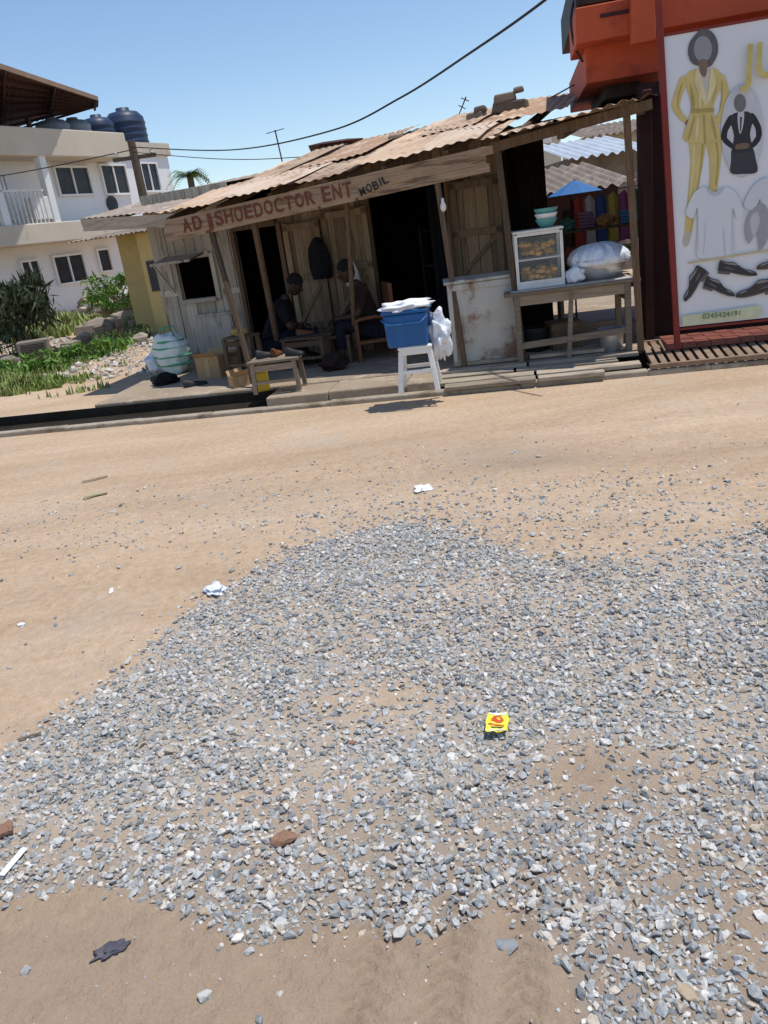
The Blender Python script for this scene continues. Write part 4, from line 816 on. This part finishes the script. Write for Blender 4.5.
for L_ in ([(697,120),(699,120),(697,140),(695,140)],[(699,90),(701,92),(701,108),(699,108)]): art(L_,gold3,'printed_highlight')
art([(699,71),(704,79),(709,70),(708,86),(706,100),(702,88)],(.60,.57,.52),'printed_blouse')
art([(697,69),(700,74),(705,92),(706,106),(700,95),(695,82)],gold3,'printed_lapel'); art([(712,68),(710,76),(708,92),(706,106),(712,95),(716,82)],gold3,'printed_lapel')
art([(691,109),(714,108),(714,112),(691,113)],gold2,'printed_belt',False)
art([(696,34),(702,29),(711,31),(717,40),(718,52),(714,62),(709,67),(700,66),(692,63),(688,53),(690,42)],(.09,.09,.10),'printed_hair',c2=(.14,.13,.13))
art(oval(703,49,9,13),(.30,.30,.31),'printed_head',c2=(.27,.27,.28))
art([(700,60),(707,60),(707,70),(704,77),(700,70)],sk,'printed_neck')
art(oval(742,131,21,46,20),(.60,.62,.66),'printed_panel')
art([(733,148),(751,146),(756,160),(757,172),(744,174),(731,173),(731,160)],(.05,.05,.06),'printed_skirt')
limb([(732,117),(725,130),(724,140)],[6,6,5],blk_,'printed_sleeve'); limb([(724,139),(732,146),(739,147)],[5,5,4],blk_,'printed_sleeve')
limb([(751,115),(758,127),(759,137)],[6,6,5],blk_,'printed_sleeve'); limb([(759,137),(753,145),(746,147)],[5,5,4],blk_,'printed_sleeve')
art([(733,114),(741,112),(749,112),(753,119),(750,134),(752,150),(741,153),(732,151),(734,136),(730,120)],(.035,.035,.04),'printed_jacket')
art([(738,113),(744,112),(743,126),(740,134),(738,124)],(.55,.57,.60),'printed_shirt'); art([(740,117),(742,117),(741,131),(740,131)],blk_,'printed_tie',False)
art([(736,145),(742,143),(749,144),(748,148),(742,149),(736,149)],(.20,.13,.09),'printed_hands')
art(oval(740,103,6,9),(.18,.18,.19),'printed_head')
def tee(cx,cy,w,h,c,c2):
    q=lambda a,b:(cx+a*w,cy+b*h)
    art([q(-.16,-.5),q(-.32,-.45),q(-.42,-.33),q(-.5,-.12),q(-.38,-.05),q(-.31,-.2),q(-.30,.1),q(-.31,.48),q(-.1,.52),q(.1,.52),q(.31,.48),q(.30,.1),q(.31,-.2),q(.38,-.05),q(.5,-.12),q(.42,-.33),q(.32,-.45),q(.16,-.5),q(0,-.43)],c,'printed_shirt',c2=tuple(x*.96 for x in c))
    art([q(-.16,-.5),q(0,-.43),q(.16,-.5),q(.11,-.41),q(0,-.37),q(-.11,-.41)],c2,'printed_collar')
    for F_ in ([(-.30,-.18),(-.285,-.1),(-.285,.3),(-.30,.45)],[(.29,-.2),(.30,.2),(.295,.46),(.28,.3)],[(-.17,.05),(-.16,.05),(-.19,.42),(-.20,.42)],[(.14,.1),(.15,.1),(.18,.44),(.16,.44)]): art([q(*z) for z in F_],c2,'printed_fold')
tee(715,222,58,70,(.66,.68,.71),(.54,.56,.60)); tee(786,214,84,74,(.61,.63,.66),(.47,.49,.52))
art([(748,216),(756,206),(764,204),(770,216),(768,238),(760,250),(757,232),(749,244),(745,230)],(.36,.37,.40),'printed_tie')
art([(750,220),(756,212),(760,220),(754,236)],(.52,.53,.57),'printed_shine')
art([(688,262),(800,244),(800,246),(688,264)],(.6,.5,.3),'printed_line',False)
def pshoe(tx,ty,hx,hy,h,c=(.045,.042,.045)):
    d=np.array([hx-tx,hy-ty],float); n=np.array([d[1],-d[0]])/np.linalg.norm(d); n=n if n[1]<0 else -n; T=np.array([tx,ty],float)
    q=lambda a,b:tuple(T+d*a+n*b*h)
    art([q(0,.05),q(.03,.28),q(.15,.42),q(.35,.5),q(.5,.75),q(.62,.95),q(.8,.9),q(.96,1.0),q(1.0,.6),q(.98,.05),q(.7,.1),q(.45,.0),q(.2,-.03)],c,'printed_shoe')
    art([q(-.01,.02),q(.2,-.09),q(.45,-.05),q(.68,.05),q(.7,-.12),q(1.0,-.14),q(1.0,.08),q(.7,.12),q(.45,.04),q(.2,.01)],(.12,.11,.11),'printed_sole',False)
    art([q(.52,.72),q(.62,.88),q(.8,.83),q(.93,.9),q(.8,.74),q(.64,.72)],(.30,.27,.25),'printed_lining'); art([q(.08,.26),q(.2,.36),q(.3,.38),q(.18,.26)],(.30,.30,.31),'printed_shine'); art([q(.6,.3),q(.8,.35),q(.85,.5),q(.66,.42)],(.14,.13,.13),'printed_shine')
pshoe(686,302,708,272,13); pshoe(734,297,703,287,12); pshoe(757,276,718,272,12); pshoe(736,298,778,291,15,(.06,.05,.05)); pshoe(757,270,800,262,14,(.09,.06,.05))
art([(682,316),(760,305),(762,316),(683,326)],(.66,.68,.45),'printed_band',False)
def ptext(s,px,py,size,mat,sx=1,t=.05,bold=0):
    c=PP3(px,py,t); o=text(s,size,mat,sgp,'lettering',Matrix.Translation(c)@Matrix.Rotation(R(1),4,'Y')@Matrix.Rotation(R(90),4,'X'),.0004,sx,bold); return o
m_goldtxt=M('gold print',(.66,.54,.18),None,8,.5,0)
ptext('JU',764,62,.36,m_goldtxt,.85,bold=.006); ptext('0245424191',722,315,.066,M('dark green print',(.08,.16,.05),None,8,.5,0)); 
# ---------------------------------------------------------------- background right of the shack
def shed(px0,px1,pyr,pyb,Y,label,roofm,wallm,name='market_shed'):
    a=atY(px0,pyr,Y); b=atY(px1,pyr,Y); zt=a.z; w=(b-a).x; t=thing(name,label,'shed',(a.x,a.y,0))
    MB().b2((0,.1,0),(w,2.5,zt-.1)).build('wall',wallm,t)
    def P(u,v): return Vector((-.2+u*(w+.4),-.5+3*v,zt-.15+.5*v))
    MB().corr(P,80,.2,.03,3,w+.4).build('roof',roofm,t,smooth=True)
    MB().b2((w*.3,.06,0),(w*.55,.098,zt*.75)).build('door',m_dark,t); return t
shed(572,640,152,240,17,'low shed with pale bluish roof seen behind the canopy',m_white_sheet,m_rust2); shed(540,620,186,240,14,'rusty walled shed behind the food table',m_rust2,m_maroonw)
shed(585,680,133,200,24,'far shed with grey roof behind the pale roofed one',m_rust2,m_beige)
t=thing('market_umbrella','blue market umbrella behind the food stall','umbrella',atY(577,240,12.5)*1); t.location.z=0
zc=atY(577,179,12.5).z; MB().tube([(0,0,0),(0,0,zc)],.02,8).build('pole',m_iron,t)
mb=MB(); n=8
mb.add([(0,0,zc)]+[(.42*cos(2*PI*k/n),.42*sin(2*PI*k/n),zc-.2) for k in range(n)],[(0,k+1,(k+1)%n+1) for k in range(n)]); mb.build('canopy',m_tarp,t)
cols=[((.5,.08,.07),'red'),((.6,.6,.62),'white'),((.06,.12,.35),'blue'),((.5,.45,.1),'yellow'),((.35,.1,.3),'purple'),((.08,.3,.2),'green')]
rl=thing('clothes_rail','metal clothes rail holding coloured garments right of the stall','clothes rail',atY(607,235,10.0)); rl.location.z=0
zr=atY(607,190,10.0).z; MB().tube([(-.42,0,0),(-.42,0,zr),(.42,0,zr),(.42,0,0)],.015,8).build('rail',m_iron,rl)
for i,(c,nm) in enumerate(cols):
    mb=MB(); x=-.35+i*.14; mb.add([(-.06,-.05,0),(.05,-.07,.02),(.06,-.04,.5),(.02,0,.58),(-.05,-.02,.52),(-.06,.08,0),(.05,.07,0),(.06,.05,.5),(-.05,.05,.52)],[(0,1,2,3,4),(5,8,3,7,6),(0,4,8,5),(1,6,7,2),(0,5,6,1)])
    tag(mb.build('garment',M(nm+' garment',c,None,8,.9,.3),None,Vector(rl.location)+Vector((x,-.0,zr-.6)),.1),nm+' garment hanging on the clothes rail behind the stall','garment')
a=atY(480,230,19); mb=MB()
def P(u,v): return Vector((u*22,.0+.2*v,v*1.9))
mb.corr(P,400,.25,.02,1,22); tag(mb.build('sheet_fence',m_rust2,None,(a.x-1,19.5,0),R(-6)),'rusty corrugated sheet fence far behind the stall','fence')
# ---------------------------------------------------------------- white building at left
wb=thing('apartment_building','white two storey apartment building with beige bands and flat roof','building',WB.o,WB.a)
def WP(px,py,t=0): return WB.un(px,py,t)
def zc_(px,py,t=0): return WP(px,py,t)[1]
zTop=zc_(60,136); zB1=zc_(60,162); zFl=zc_(60,224); zB0=zc_(60,243); sE=WP(166,150)[0]; sM=WP(104,150)[0]
MB().b2((-8,0,-.5),(sE,9,zTop-.3)).build('wall',m_white,wb)
MB().b2((-8,-1.1,zB1),(sM,-.0,zTop)).build('parapet',m_beige,wb,bevel=.03); MB().b2((sM+.02,-.12,zTop-.55),(sE+.1,.1,zTop-.1)).build('parapet',m_beige,wb)
MB().b2((-8,-1.1,zB0),(sM-.6,-.0,zFl)).build('balcony_slab',m_beige,wb,bevel=.03); MB().b2((sM-.6,-.35,zB0+.1),(sE+.1,-.0,zFl-.1)).build('ledge',m_beige,wb)
def win(px0,py0,px1,py1,t=.0,mull=2):
    a,z1=WP(px0,py0,t); b,z0=WP(px1,py1,t); z0=WP(px0,py1,t)[1]
    f=MB(); e=.07
    f.b2((a-e,-t-.10,z0-e),(a,-t-.005,z1+e)); f.b2((b,-t-.10,z0-e),(b+e,-t-.005,z1+e)); f.b2((a,-t-.10,z1),(b,-t-.005,z1+e)); f.b2((a,-t-.12,z0-e),(b,-t-.005,z0))
    for k in range(1,mull): c=a+(b-a)*k/mull; f.b2((c-.03,-t-.08,z0),(c+.03,-t-.005,z1))
    fo=f.build('window',m_white,wb); MB().b2((a,-t-.03,z0),(b,-t-.008,z1)).build('pane',m_pane,fo)
win(53,168,92,195,mull=2); win(99,166,129,194,mull=2); win(139,164,160,191,mull=2); win(52,258,88,285); win(20,263,44,291); win(96,251,112,272,mull=1)
win(0,175,14,220,mull=1); 
r=MB(); a=WP(-60,220,1.0)[0]; b=WP(50,220,1.0)[0]; s=a
while s<b: r.b2((s,-1.03,zFl),(s+.035,-.99,zFl+.95)); s+=.17
r.b2((a,-1.05,zFl+.95),(b,-.97,zFl+1.02)); r.build('balcony_railing',m_cream,wb)
s_,z_=WP(34,222,.8); MB().b2((s_,-1.0,zFl+.1),(s_+.9,-.6,zFl+.8)).build('air_conditioner',m_plastw,wb,bevel=.03)
for px in (-2,50): s_=WP(px,200,1.05)[0]; MB().b2((s_,-1.05,zFl),(s_+.25,-.8,zB1)).build('column',m_white,wb)
mb=MB(); s_,z_=WP(112,204,.02); mb.lathe([(.02,0),(.28,.0),(.28,.05),(.02,.05)],20)
o=mb.build('vent_opening',m_pane,wb); o.rotation_euler=(R(90),0,0); o.location=(s_,-.01,z_)
C4=[Vector((WP(px,py,t)[0],-t,WP(px,py,t)[1])) for px,py,t in ((-110,166,-4),(97,103,-.6),(97,97,.6),(-150,14,4))]
def P(a,b): return (C4[0]*(1-a)+C4[1]*a)*(1-b)+(C4[3]*(1-a)+C4[2]*a)*b
cn=thing('roof_terrace_canopy','dark brown sloping sheet canopy above the flat roof of the white building','canopy',WB.o,WB.a)
MB().corr(P,70,.3,.03,3,10,dent=0).build('canopy_sheet',m_maroon,cn)
mb=MB()
for k in range(9): v=.02+k*.12; mb.bar(P(0,v)-Vector((0,0,.10)),P(1,v)-Vector((0,0,.10)),.05,.08)
for k in range(5): u=.02+k*.24; mb.bar(P(u,0)-Vector((0,0,.18)),P(u,1)-Vector((0,0,.18)),.07,.10)
mb.build('purlin',m_browniron,cn); MB().bar(C4[2]-Vector((0,0,.05)),C4[3]-Vector((0,0,.05)),.06,.14).build('edge_beam',M('light brown beam',(.30,.20,.14),None,3,.7,.1),cn)
q=P(.62,.3); MB().bar((q.x,q.y,zTop-.3),q-Vector((0,0,.2)),.12).build('post',m_iron,cn); q=P(.40,.5); MB().bar((q.x,q.y,zTop-.3),q-Vector((0,0,.2)),.12).build('post',m_iron,cn)
def tank(px,py,r,h,mat,label,t=-.8):
    s_,z_=WP(px,py,t); p=WB.w(s_,t,zTop-.3); pr=[(r*.95,0),(r,.04)]
    for i in range(5): z=.1+i*(h*.72)/5; pr+=[(r,z),(r*1.03,z+.03),(r*1.03,z+.08),(r,z+.11)]
    pr+=[(r*.98,h*.8),(r*.75,h*.92),(r*.35,h*.96),(r*.34,h*1.03),(.02,h*1.04)]
    return tag(MB().lathe(pr,28).build('water_tank',mat,None,p,0,smooth=True),label,'water tank')
tank(128,136,.76,1.62,m_tank,'tallest dark blue water tank at the right end of the white roof',-1.2)
tank(100,136,.60,1.3,m_tank,'shorter dark blue water tank left of the tallest one',-1.2)
tank(76,136,.58,1.05,m_tankg,'grey blue water tank third from the right on the white roof'); tank(55,136,.58,1.0,m_tankg,'leftmost grey blue water tank near the brown canopy')
# yellow house
yb=thing('yellow_house','small ochre yellow house with rusty roof between weeds and shack','house',atY(150,300,17)*1,R(-20)); yb.location.z=0
zr=atY(150,232,17).z
MB().b2((0,0,-.1),(4,3,zr)).build('wall',m_yellow,yb); MB().b2((-1.1,.9,-.1),(0,3.2,zr+.1)).build('wall',m_yellow,yb)
def P(a,b): return Vector((-1.4+a*6,-.4+b*4,zr+.02+.25*b))
MB().corr(P,120,.12,.02,3,6).build('roof',m_rust2,yb)
MB().b2((.12,-.03,.9),(.5,.0-.003,1.5)).build('window',m_pane,yb)
def simple_house(px0,px1,pyt,Y,label,wm,rm,h=.6,depth=4):
    a=atY(px0,pyt,Y); b=atY(px1,pyt,Y); t=thing('far_house',label,'house',(a.x,a.y,0)); w=b.x-a.x; z=a.z
    MB().b2((0,0,0),(w,depth,z-h*.3)).build('wall',wm,t)
    MB().add([(-.3,-.3,z-h*.35),(w+.3,-.3,z-h*.35),(w+.3,depth,z-h*.35),(-.3,depth,z-h*.35),(.1*w,depth/2,z+h*.1),(.9*w,depth/2,z+h*.1)],[(0,1,5,4),(1,2,5),(2,3,4,5),(3,0,4),(3,2,1,0)]).build('roof',rm,t)
    for k in range(2): MB().b2((w*(.15+.45*k),-.04,z-h*1.3),(w*(.4+.45*k),-.003,z-h*.5)).build('window',m_white,t)
simple_house(318,352,137,24,'reddish house gable showing above the rusty roof',m_maroonw,m_maroon); simple_house(356,430,138,30,'grey blue roof behind the rusty shack roof',m_beige,m_white_sheet,.5)
simple_house(500,560,128,34,'pale house low above the canopy edge',m_beige,m_rust2,.6)
tp=atY(131,141,20)
t=thing('utility_pole','wooden utility pole in front of the white building','utility pole',(tp.x,20,0)); MB().tube([(0,0,0),(0,0,tp.z)],[.13,.09],10).build('pole',m_bark,t); MB().bar((-.5,0,tp.z-.35),(.5,0,tp.z-.35),.08).build('crossarm',m_bark,t)
for x in (-.4,0.,.4): MB().lathe([(.02,0),(.05,.03),(.03,.06),(.05,.09),(.02,.12)],10,(x,0,tp.z-.31)).build('insulator',m_cream,t)
def wire(pts,label,r=.012):
    P_=[atY(*p) for p in pts]; out=[]
    for i in range(len(P_)-1):
        p0=P_[max(i-1,0)];p1=P_[i];p2=P_[i+1];p3=P_[min(i+2,len(P_)-1)]
        for k in range(10):
            u=k/10; out.append(.5*((2*p1)+(p2-p0)*u+(2*p0-5*p1+4*p2-p3)*u*u+(3*p1-p0-3*p2+p3)*u**3))
    out.append(P_[-1]); tag(MB().tube(out,r,6).build('power_line',m_wire,None,smooth=True),label,'cable')
wire([(131,147,20),(230,150,16),(330,131,13),(400,98,11),(470,53,9),(545,0,7.5),(640,-80,6.5)],'thick black cable sweeping up to the top of the frame',.012)
wire([(131,152,20),(220,159,17),(300,157,15),(430,144,12.5),(520,112,11),(583,80,9.5)],'thin black cable running to the orange building beam',.008)
wire([(131,150,20),(60,165,20),(0,176,21),(-60,185,21)],'thin cable leaving the utility pole to the left',.012)
wire([(574,0,8.2),(571,20,8.2),(574,45,8.2),(583,62,8.2)],'short loose cable hanging by the orange beam',.01)
def antenna(px0,py0,px1,py1,Y,label,arms):
    a=atY(px0,py0,Y);b=atY(px1,py1,Y); t=thing('tv_antenna',label,'antenna',(a.x,Y,0)); a=a-Vector((a.x,Y,0)); b=b-Vector((t.location.x,Y,0))
    a0=Vector((0,0,.0)); MB().tube([a0,a,b],.012,6).build('mast',m_iron,t)
    mb=MB()
    for k,(f,L,sl) in enumerate(arms): c=a.lerp(b,f); mb.tube([c-Vector((L,0,-sl)),c+Vector((L,0,-sl))],.007,6)
    mb.build('antenna_arm',m_iron,t)
antenna(283,165,275,130,15,'thin television antenna above the left half of the roof',[(.97,.16,-.02)]); antenna(456,122,466,97,13,'slanted antenna beside the roof block',[(.9,.06,.03),(.6,.05,.03)])
# ---------------------------------------------------------------- vegetation and rubble at left
def leaves(n,c,d,size,clumps=9,seed=1,up=.3,wd=.28):
    rs=random.Random(seed); C=[(rs.uniform(-.75,.75),rs.uniform(-.7,.7),rs.uniform(-.9,.8),rs.uniform(.15,.42)) for _ in range(clumps)]; mb=MB()
    for i in range(n):
        q=rs.choice(C); v=Vector((rs.gauss(0,1),rs.gauss(0,1),rs.gauss(0,1))).normalized()*q[3]*rs.uniform(.3,1.3)
        p=Vector((c[0]+(q[0]+v.x)*d[0],c[1]+(q[1]+v.y)*d[1],max(.02,c[2]+(q[2]+v.z)*d[2])))
        a=Vector((rs.gauss(0,1),rs.gauss(0,1),rs.gauss(0,1)+up)).normalized(); b=a.cross(Vector((rs.gauss(0,1),rs.gauss(0,1),rs.gauss(0,1)))).normalized(); s=size*rs.uniform(.5,1.5)
        mb.add([p-a*s,p+b*s*wd,p+a*s,p-b*s*wd],[(0,1,2,3)],rs.random())
    return mb
def shrub(px,py,Y,rx,ry,h,size,n,mat,label,seed,up=.8,base=0.,wd=.28):
    p=atY(px,py,Y); t=thing('shrub',label,'shrub',(p.x,p.y,base)); leaves(n,(0,0,h*.5),(rx,ry,h*.5),size,24,seed,up,wd).build('foliage',mat,t)
    mb=MB(); rs=random.Random(seed)
    for k in range(7): mb.tube([(rs.uniform(-.1,.1),0,0),(rs.uniform(-.3,.3)*rx,rs.uniform(-.3,.3)*ry,h*.45),(rs.uniform(-.6,.6)*rx,rs.uniform(-.6,.6)*ry,h*.9)],[.02,.014,.006],6)
    mb.build('stem',m_bark,t)
shrub(8,300,17,.8,.7,1.65,.16,2600,m_leafd,'dark spiky shrub at the left edge in front of the white building',3,1.4,0,.13)
shrub(113,276,21,.85,.6,.8,.08,1500,m_leafb,'bright green low shrub beside the yellow house',5,.6,.5)
shrub(80,324,14.5,1.0,.5,.30,.07,1300,m_leafb,'bright green weed clump left of the broken blocks',7,1.3)
shrub(28,332,13.5,.8,.5,.28,.06,1000,m_leafb,'green weed clump behind the grey box',9,1.3)
shrub(120,318,16.5,.6,.4,.3,.06,600,m_leaf,'low green weeds growing out of the block row',13,1.3)
p=atY(188,176,24); t=thing('palm_tree','small palm crown showing above the left end of the roof','palm tree',(p.x,p.y,0)); MB().tube([(0,0,0),(.05,0,p.z)],[.14,.09],8).build('trunk',m_bark,t)
mb=MB(); rs=random.Random(4)
for k in range(22):
    a=2*PI*k/22+rs.uniform(-.2,.2); L=rs.uniform(.55,.8); el=rs.uniform(.1,1.2)
    for j in range(14):
        u=j/14; q=Vector((cos(a)*L*u*cos(el*.6),sin(a)*L*u*cos(el*.6),p.z+L*(u*sin(el)-.9*u*u)))
        for s in (-1,1):
            w=Vector((-sin(a),cos(a),-.4))*s*.2*(1-u*.6); mb.add([q,q+Vector((cos(a)*.04,sin(a)*.04,0)),q+w+Vector((cos(a)*.1,sin(a)*.1,0))],[(0,1,2)])
mb.build('frond',m_leaf,t)
def grass(name,quad,n,h,label,w=.006,thr=-.08):
    mb=MB(); c=[atz(*q) for q in quad]
    for i in range(n):
        u,v=random.random(),random.random(); p=(c[0]*(1-u)+c[1]*u)*(1-v)+(c[3]*(1-u)+c[2]*u)*v
        nn=noise.noise(Vector((p.x*1.5,p.y*1.5,5)))+.5*noise.noise(Vector((p.x*5,p.y*5,7)))
        if nn<thr: continue
        a=random.uniform(0,2*PI); H_=h*random.uniform(.4,1.3)*(.6+nn); L=Vector((cos(a),sin(a),0)); k=random.uniform(.1,.6)*H_; q=Vector((-sin(a),cos(a),0))*w*(1+p.y/8)
        mb.add([p-q,p+q,p+L*k*.4+q*.6+Vector((0,0,H_*.6)),p+L*k+Vector((0,0,H_)),p+L*k*.4-q*.6+Vector((0,0,H_*.6))],[(0,1,2,4),(4,2,3)])
    tag(mb.build(name,m_grass),label,'grass',kind='stuff')
grass('grass',[(-60,402),(62,392),(66,364),(-60,372)],12000,.15,'short green grass beside the gutter at the left edge',thr=-.05)
grass('weeds',[(-60,350),(150,332),(150,316),(-60,326)],9000,.34,'tall green weeds growing around the rubble at left',.012,.05)
grass('sparse_grass',[(40,400),(130,385),(125,350),(0,352)],3000,.10,'sparse grass tufts on the dirt path at left',thr=.16)
def block(px,py,d,label,rz,rx=0,mat=m_block,name='broken_block'):
    p=atz(px,py); V,Fc=hull(18,1.0); mb=MB().box((0,0,d[2]*.4),(d[0],d[1],d[2]*.8),rx=rx,ry=random.uniform(-.15,.15),taper=.9); mb.add([Vector((v[0]*d[0]*.9+.15*d[0],v[1]*d[1]*1.3,v[2]*d[2]*.9+d[2]*.75)) for v in V],[tuple(int(q) for q in f) for f in Fc]); tag(mb.build(name,mat,None,p,rz,bevel=.02),label,'block')
block(98,338,(.9,.4,.4),'leftmost broken concrete block of the row behind the path',.1); block(122,332,(.7,.4,.45),'middle broken concrete block of the row behind the path',-.15); block(146,330,(.75,.45,.36),'rightmost broken concrete block of the row, near the yellow house',.2)
block(70,352,(.5,.35,.2),'low pale broken block in the weeds',.5); block(20,322,(.9,.5,.3),'broken block at the far left below the dark shrub',.2)
block(8,368,(.35,.3,.2),'small block at the left edge beside the grey box',.9); block(112,350,(.4,.3,.16),'small tilted block lying on the rubble path',.7)
block(140,345,(.35,.25,.2),'small pale block on the path near the shack corner',.3); block(84,344,(.4,.25,.22),'small block just left of the broken block row',1.1)
for i,(px,py,mat,lb) in enumerate(((62,312,m_post,'dark tilted plank heap left of the bright shrub'),(88,306,m_rust2,'grey brown scrap heap in front of the bright shrub'),(128,312,m_post,'dark scrap wood heap by the yellow house'),(45,318,m_redstone,'reddish brick rubble heap under the weeds'),(104,318,m_block,'pale rubble heap just behind the block row'),(134,322,m_block,'pale rubble heap at the foot of the yellow house'))):
    p=atz(px,py); mb=MB()
    for k in range(40): mb.box((random.gauss(0,.55),random.uniform(-.5,.5),random.uniform(.03,.65)),(random.uniform(.12,.7),random.uniform(.06,.3),random.uniform(.04,.14)),rz=random.uniform(0,3),ry=random.uniform(-.6,.6))
    tag(mb.build('scrap_heap',mat,None,p,0),lb,'debris')
p=atz(38,362); t=thing('discarded_appliance','grey dented metal appliance casing standing in the weeds','appliance',p,R(15))
MB().box((0,0,.22),(.55,.35,.38)).build('casing',m_rust2,t,bevel=.02); mb=MB()
for k in range(7): mb.box((0,-.18,.1+k*.04),(.42,.012,.015))
mb.build('grille',m_iron,t)
n=4200; u=rng.uniform(0,1,n); v=rng.uniform(0,1,n)**1.4; c=[atz(*q) for q in ((-40,340),(178,338),(165,372),(-40,398))]
P_=[(c[0]*(1-a)+c[1]*a)*(1-b)+(c[3]*(1-a)+c[2]*a)*b for a,b in zip(u,v)]
o=scatter('path_rubble',np.array([q.x for q in P_]),np.array([q.y for q in P_]),np.clip(rng.lognormal(math.log(.04),.6,n),.015,.2),rng.uniform(.6,1,n),m_stone); tag(o,'pale stone rubble strewn over the dirt path at left','rubble',kind='stuff')
# ---------------------------------------------------------------- light, sky, camera
az,el=R(96),R(75); sd=Vector((sin(az)*cos(el),cos(az)*cos(el),sin(el)))
l=bpy.data.lights.new('Sun','SUN'); l.energy=4.2; l.angle=R(.55); l.color=(1,.96,.90); lo=bpy.data.objects.new('Sun',l); col.objects.link(lo); lo.rotation_euler=sd.to_track_quat('Z','Y').to_euler(); lo.location=(0,0,20)
w=bpy.data.worlds.new('World'); sc.world=w; w.use_nodes=True; nt=w.node_tree; sky=nt.nodes.new('ShaderNodeTexSky'); sky.sky_type='NISHITA'; sky.sun_disc=False; sky.sun_elevation=el; sky.sun_rotation=az; sky.air_density=1.0; sky.dust_density=.1; sky.ozone_density=3.0
bg=nt.nodes['Background']; bg.inputs['Strength'].default_value=.15; nt.links.new(sky.outputs[0],bg.inputs['Color'])
cd=bpy.data.cameras.new('Camera'); cd.sensor_fit='VERTICAL'; cd.sensor_height=36; cd.lens=36*F/1024; cd.clip_start=.05; cd.clip_end=3000
co_=bpy.data.objects.new('Camera',cd); col.objects.link(co_)
xx=Vector((CR,-SR*SP,-SR*CP)); yy=Vector((SR,CR*SP,CR*CP)); zz=-Vector((0,CP,-SP))
m=Matrix((xx,yy,zz)).transposed().to_4x4(); m.translation=CAM; co_.matrix_world=m
sc.camera=co_
sc.view_settings.view_transform='Standard'; sc.view_settings.look='None'; sc.view_settings.exposure=0
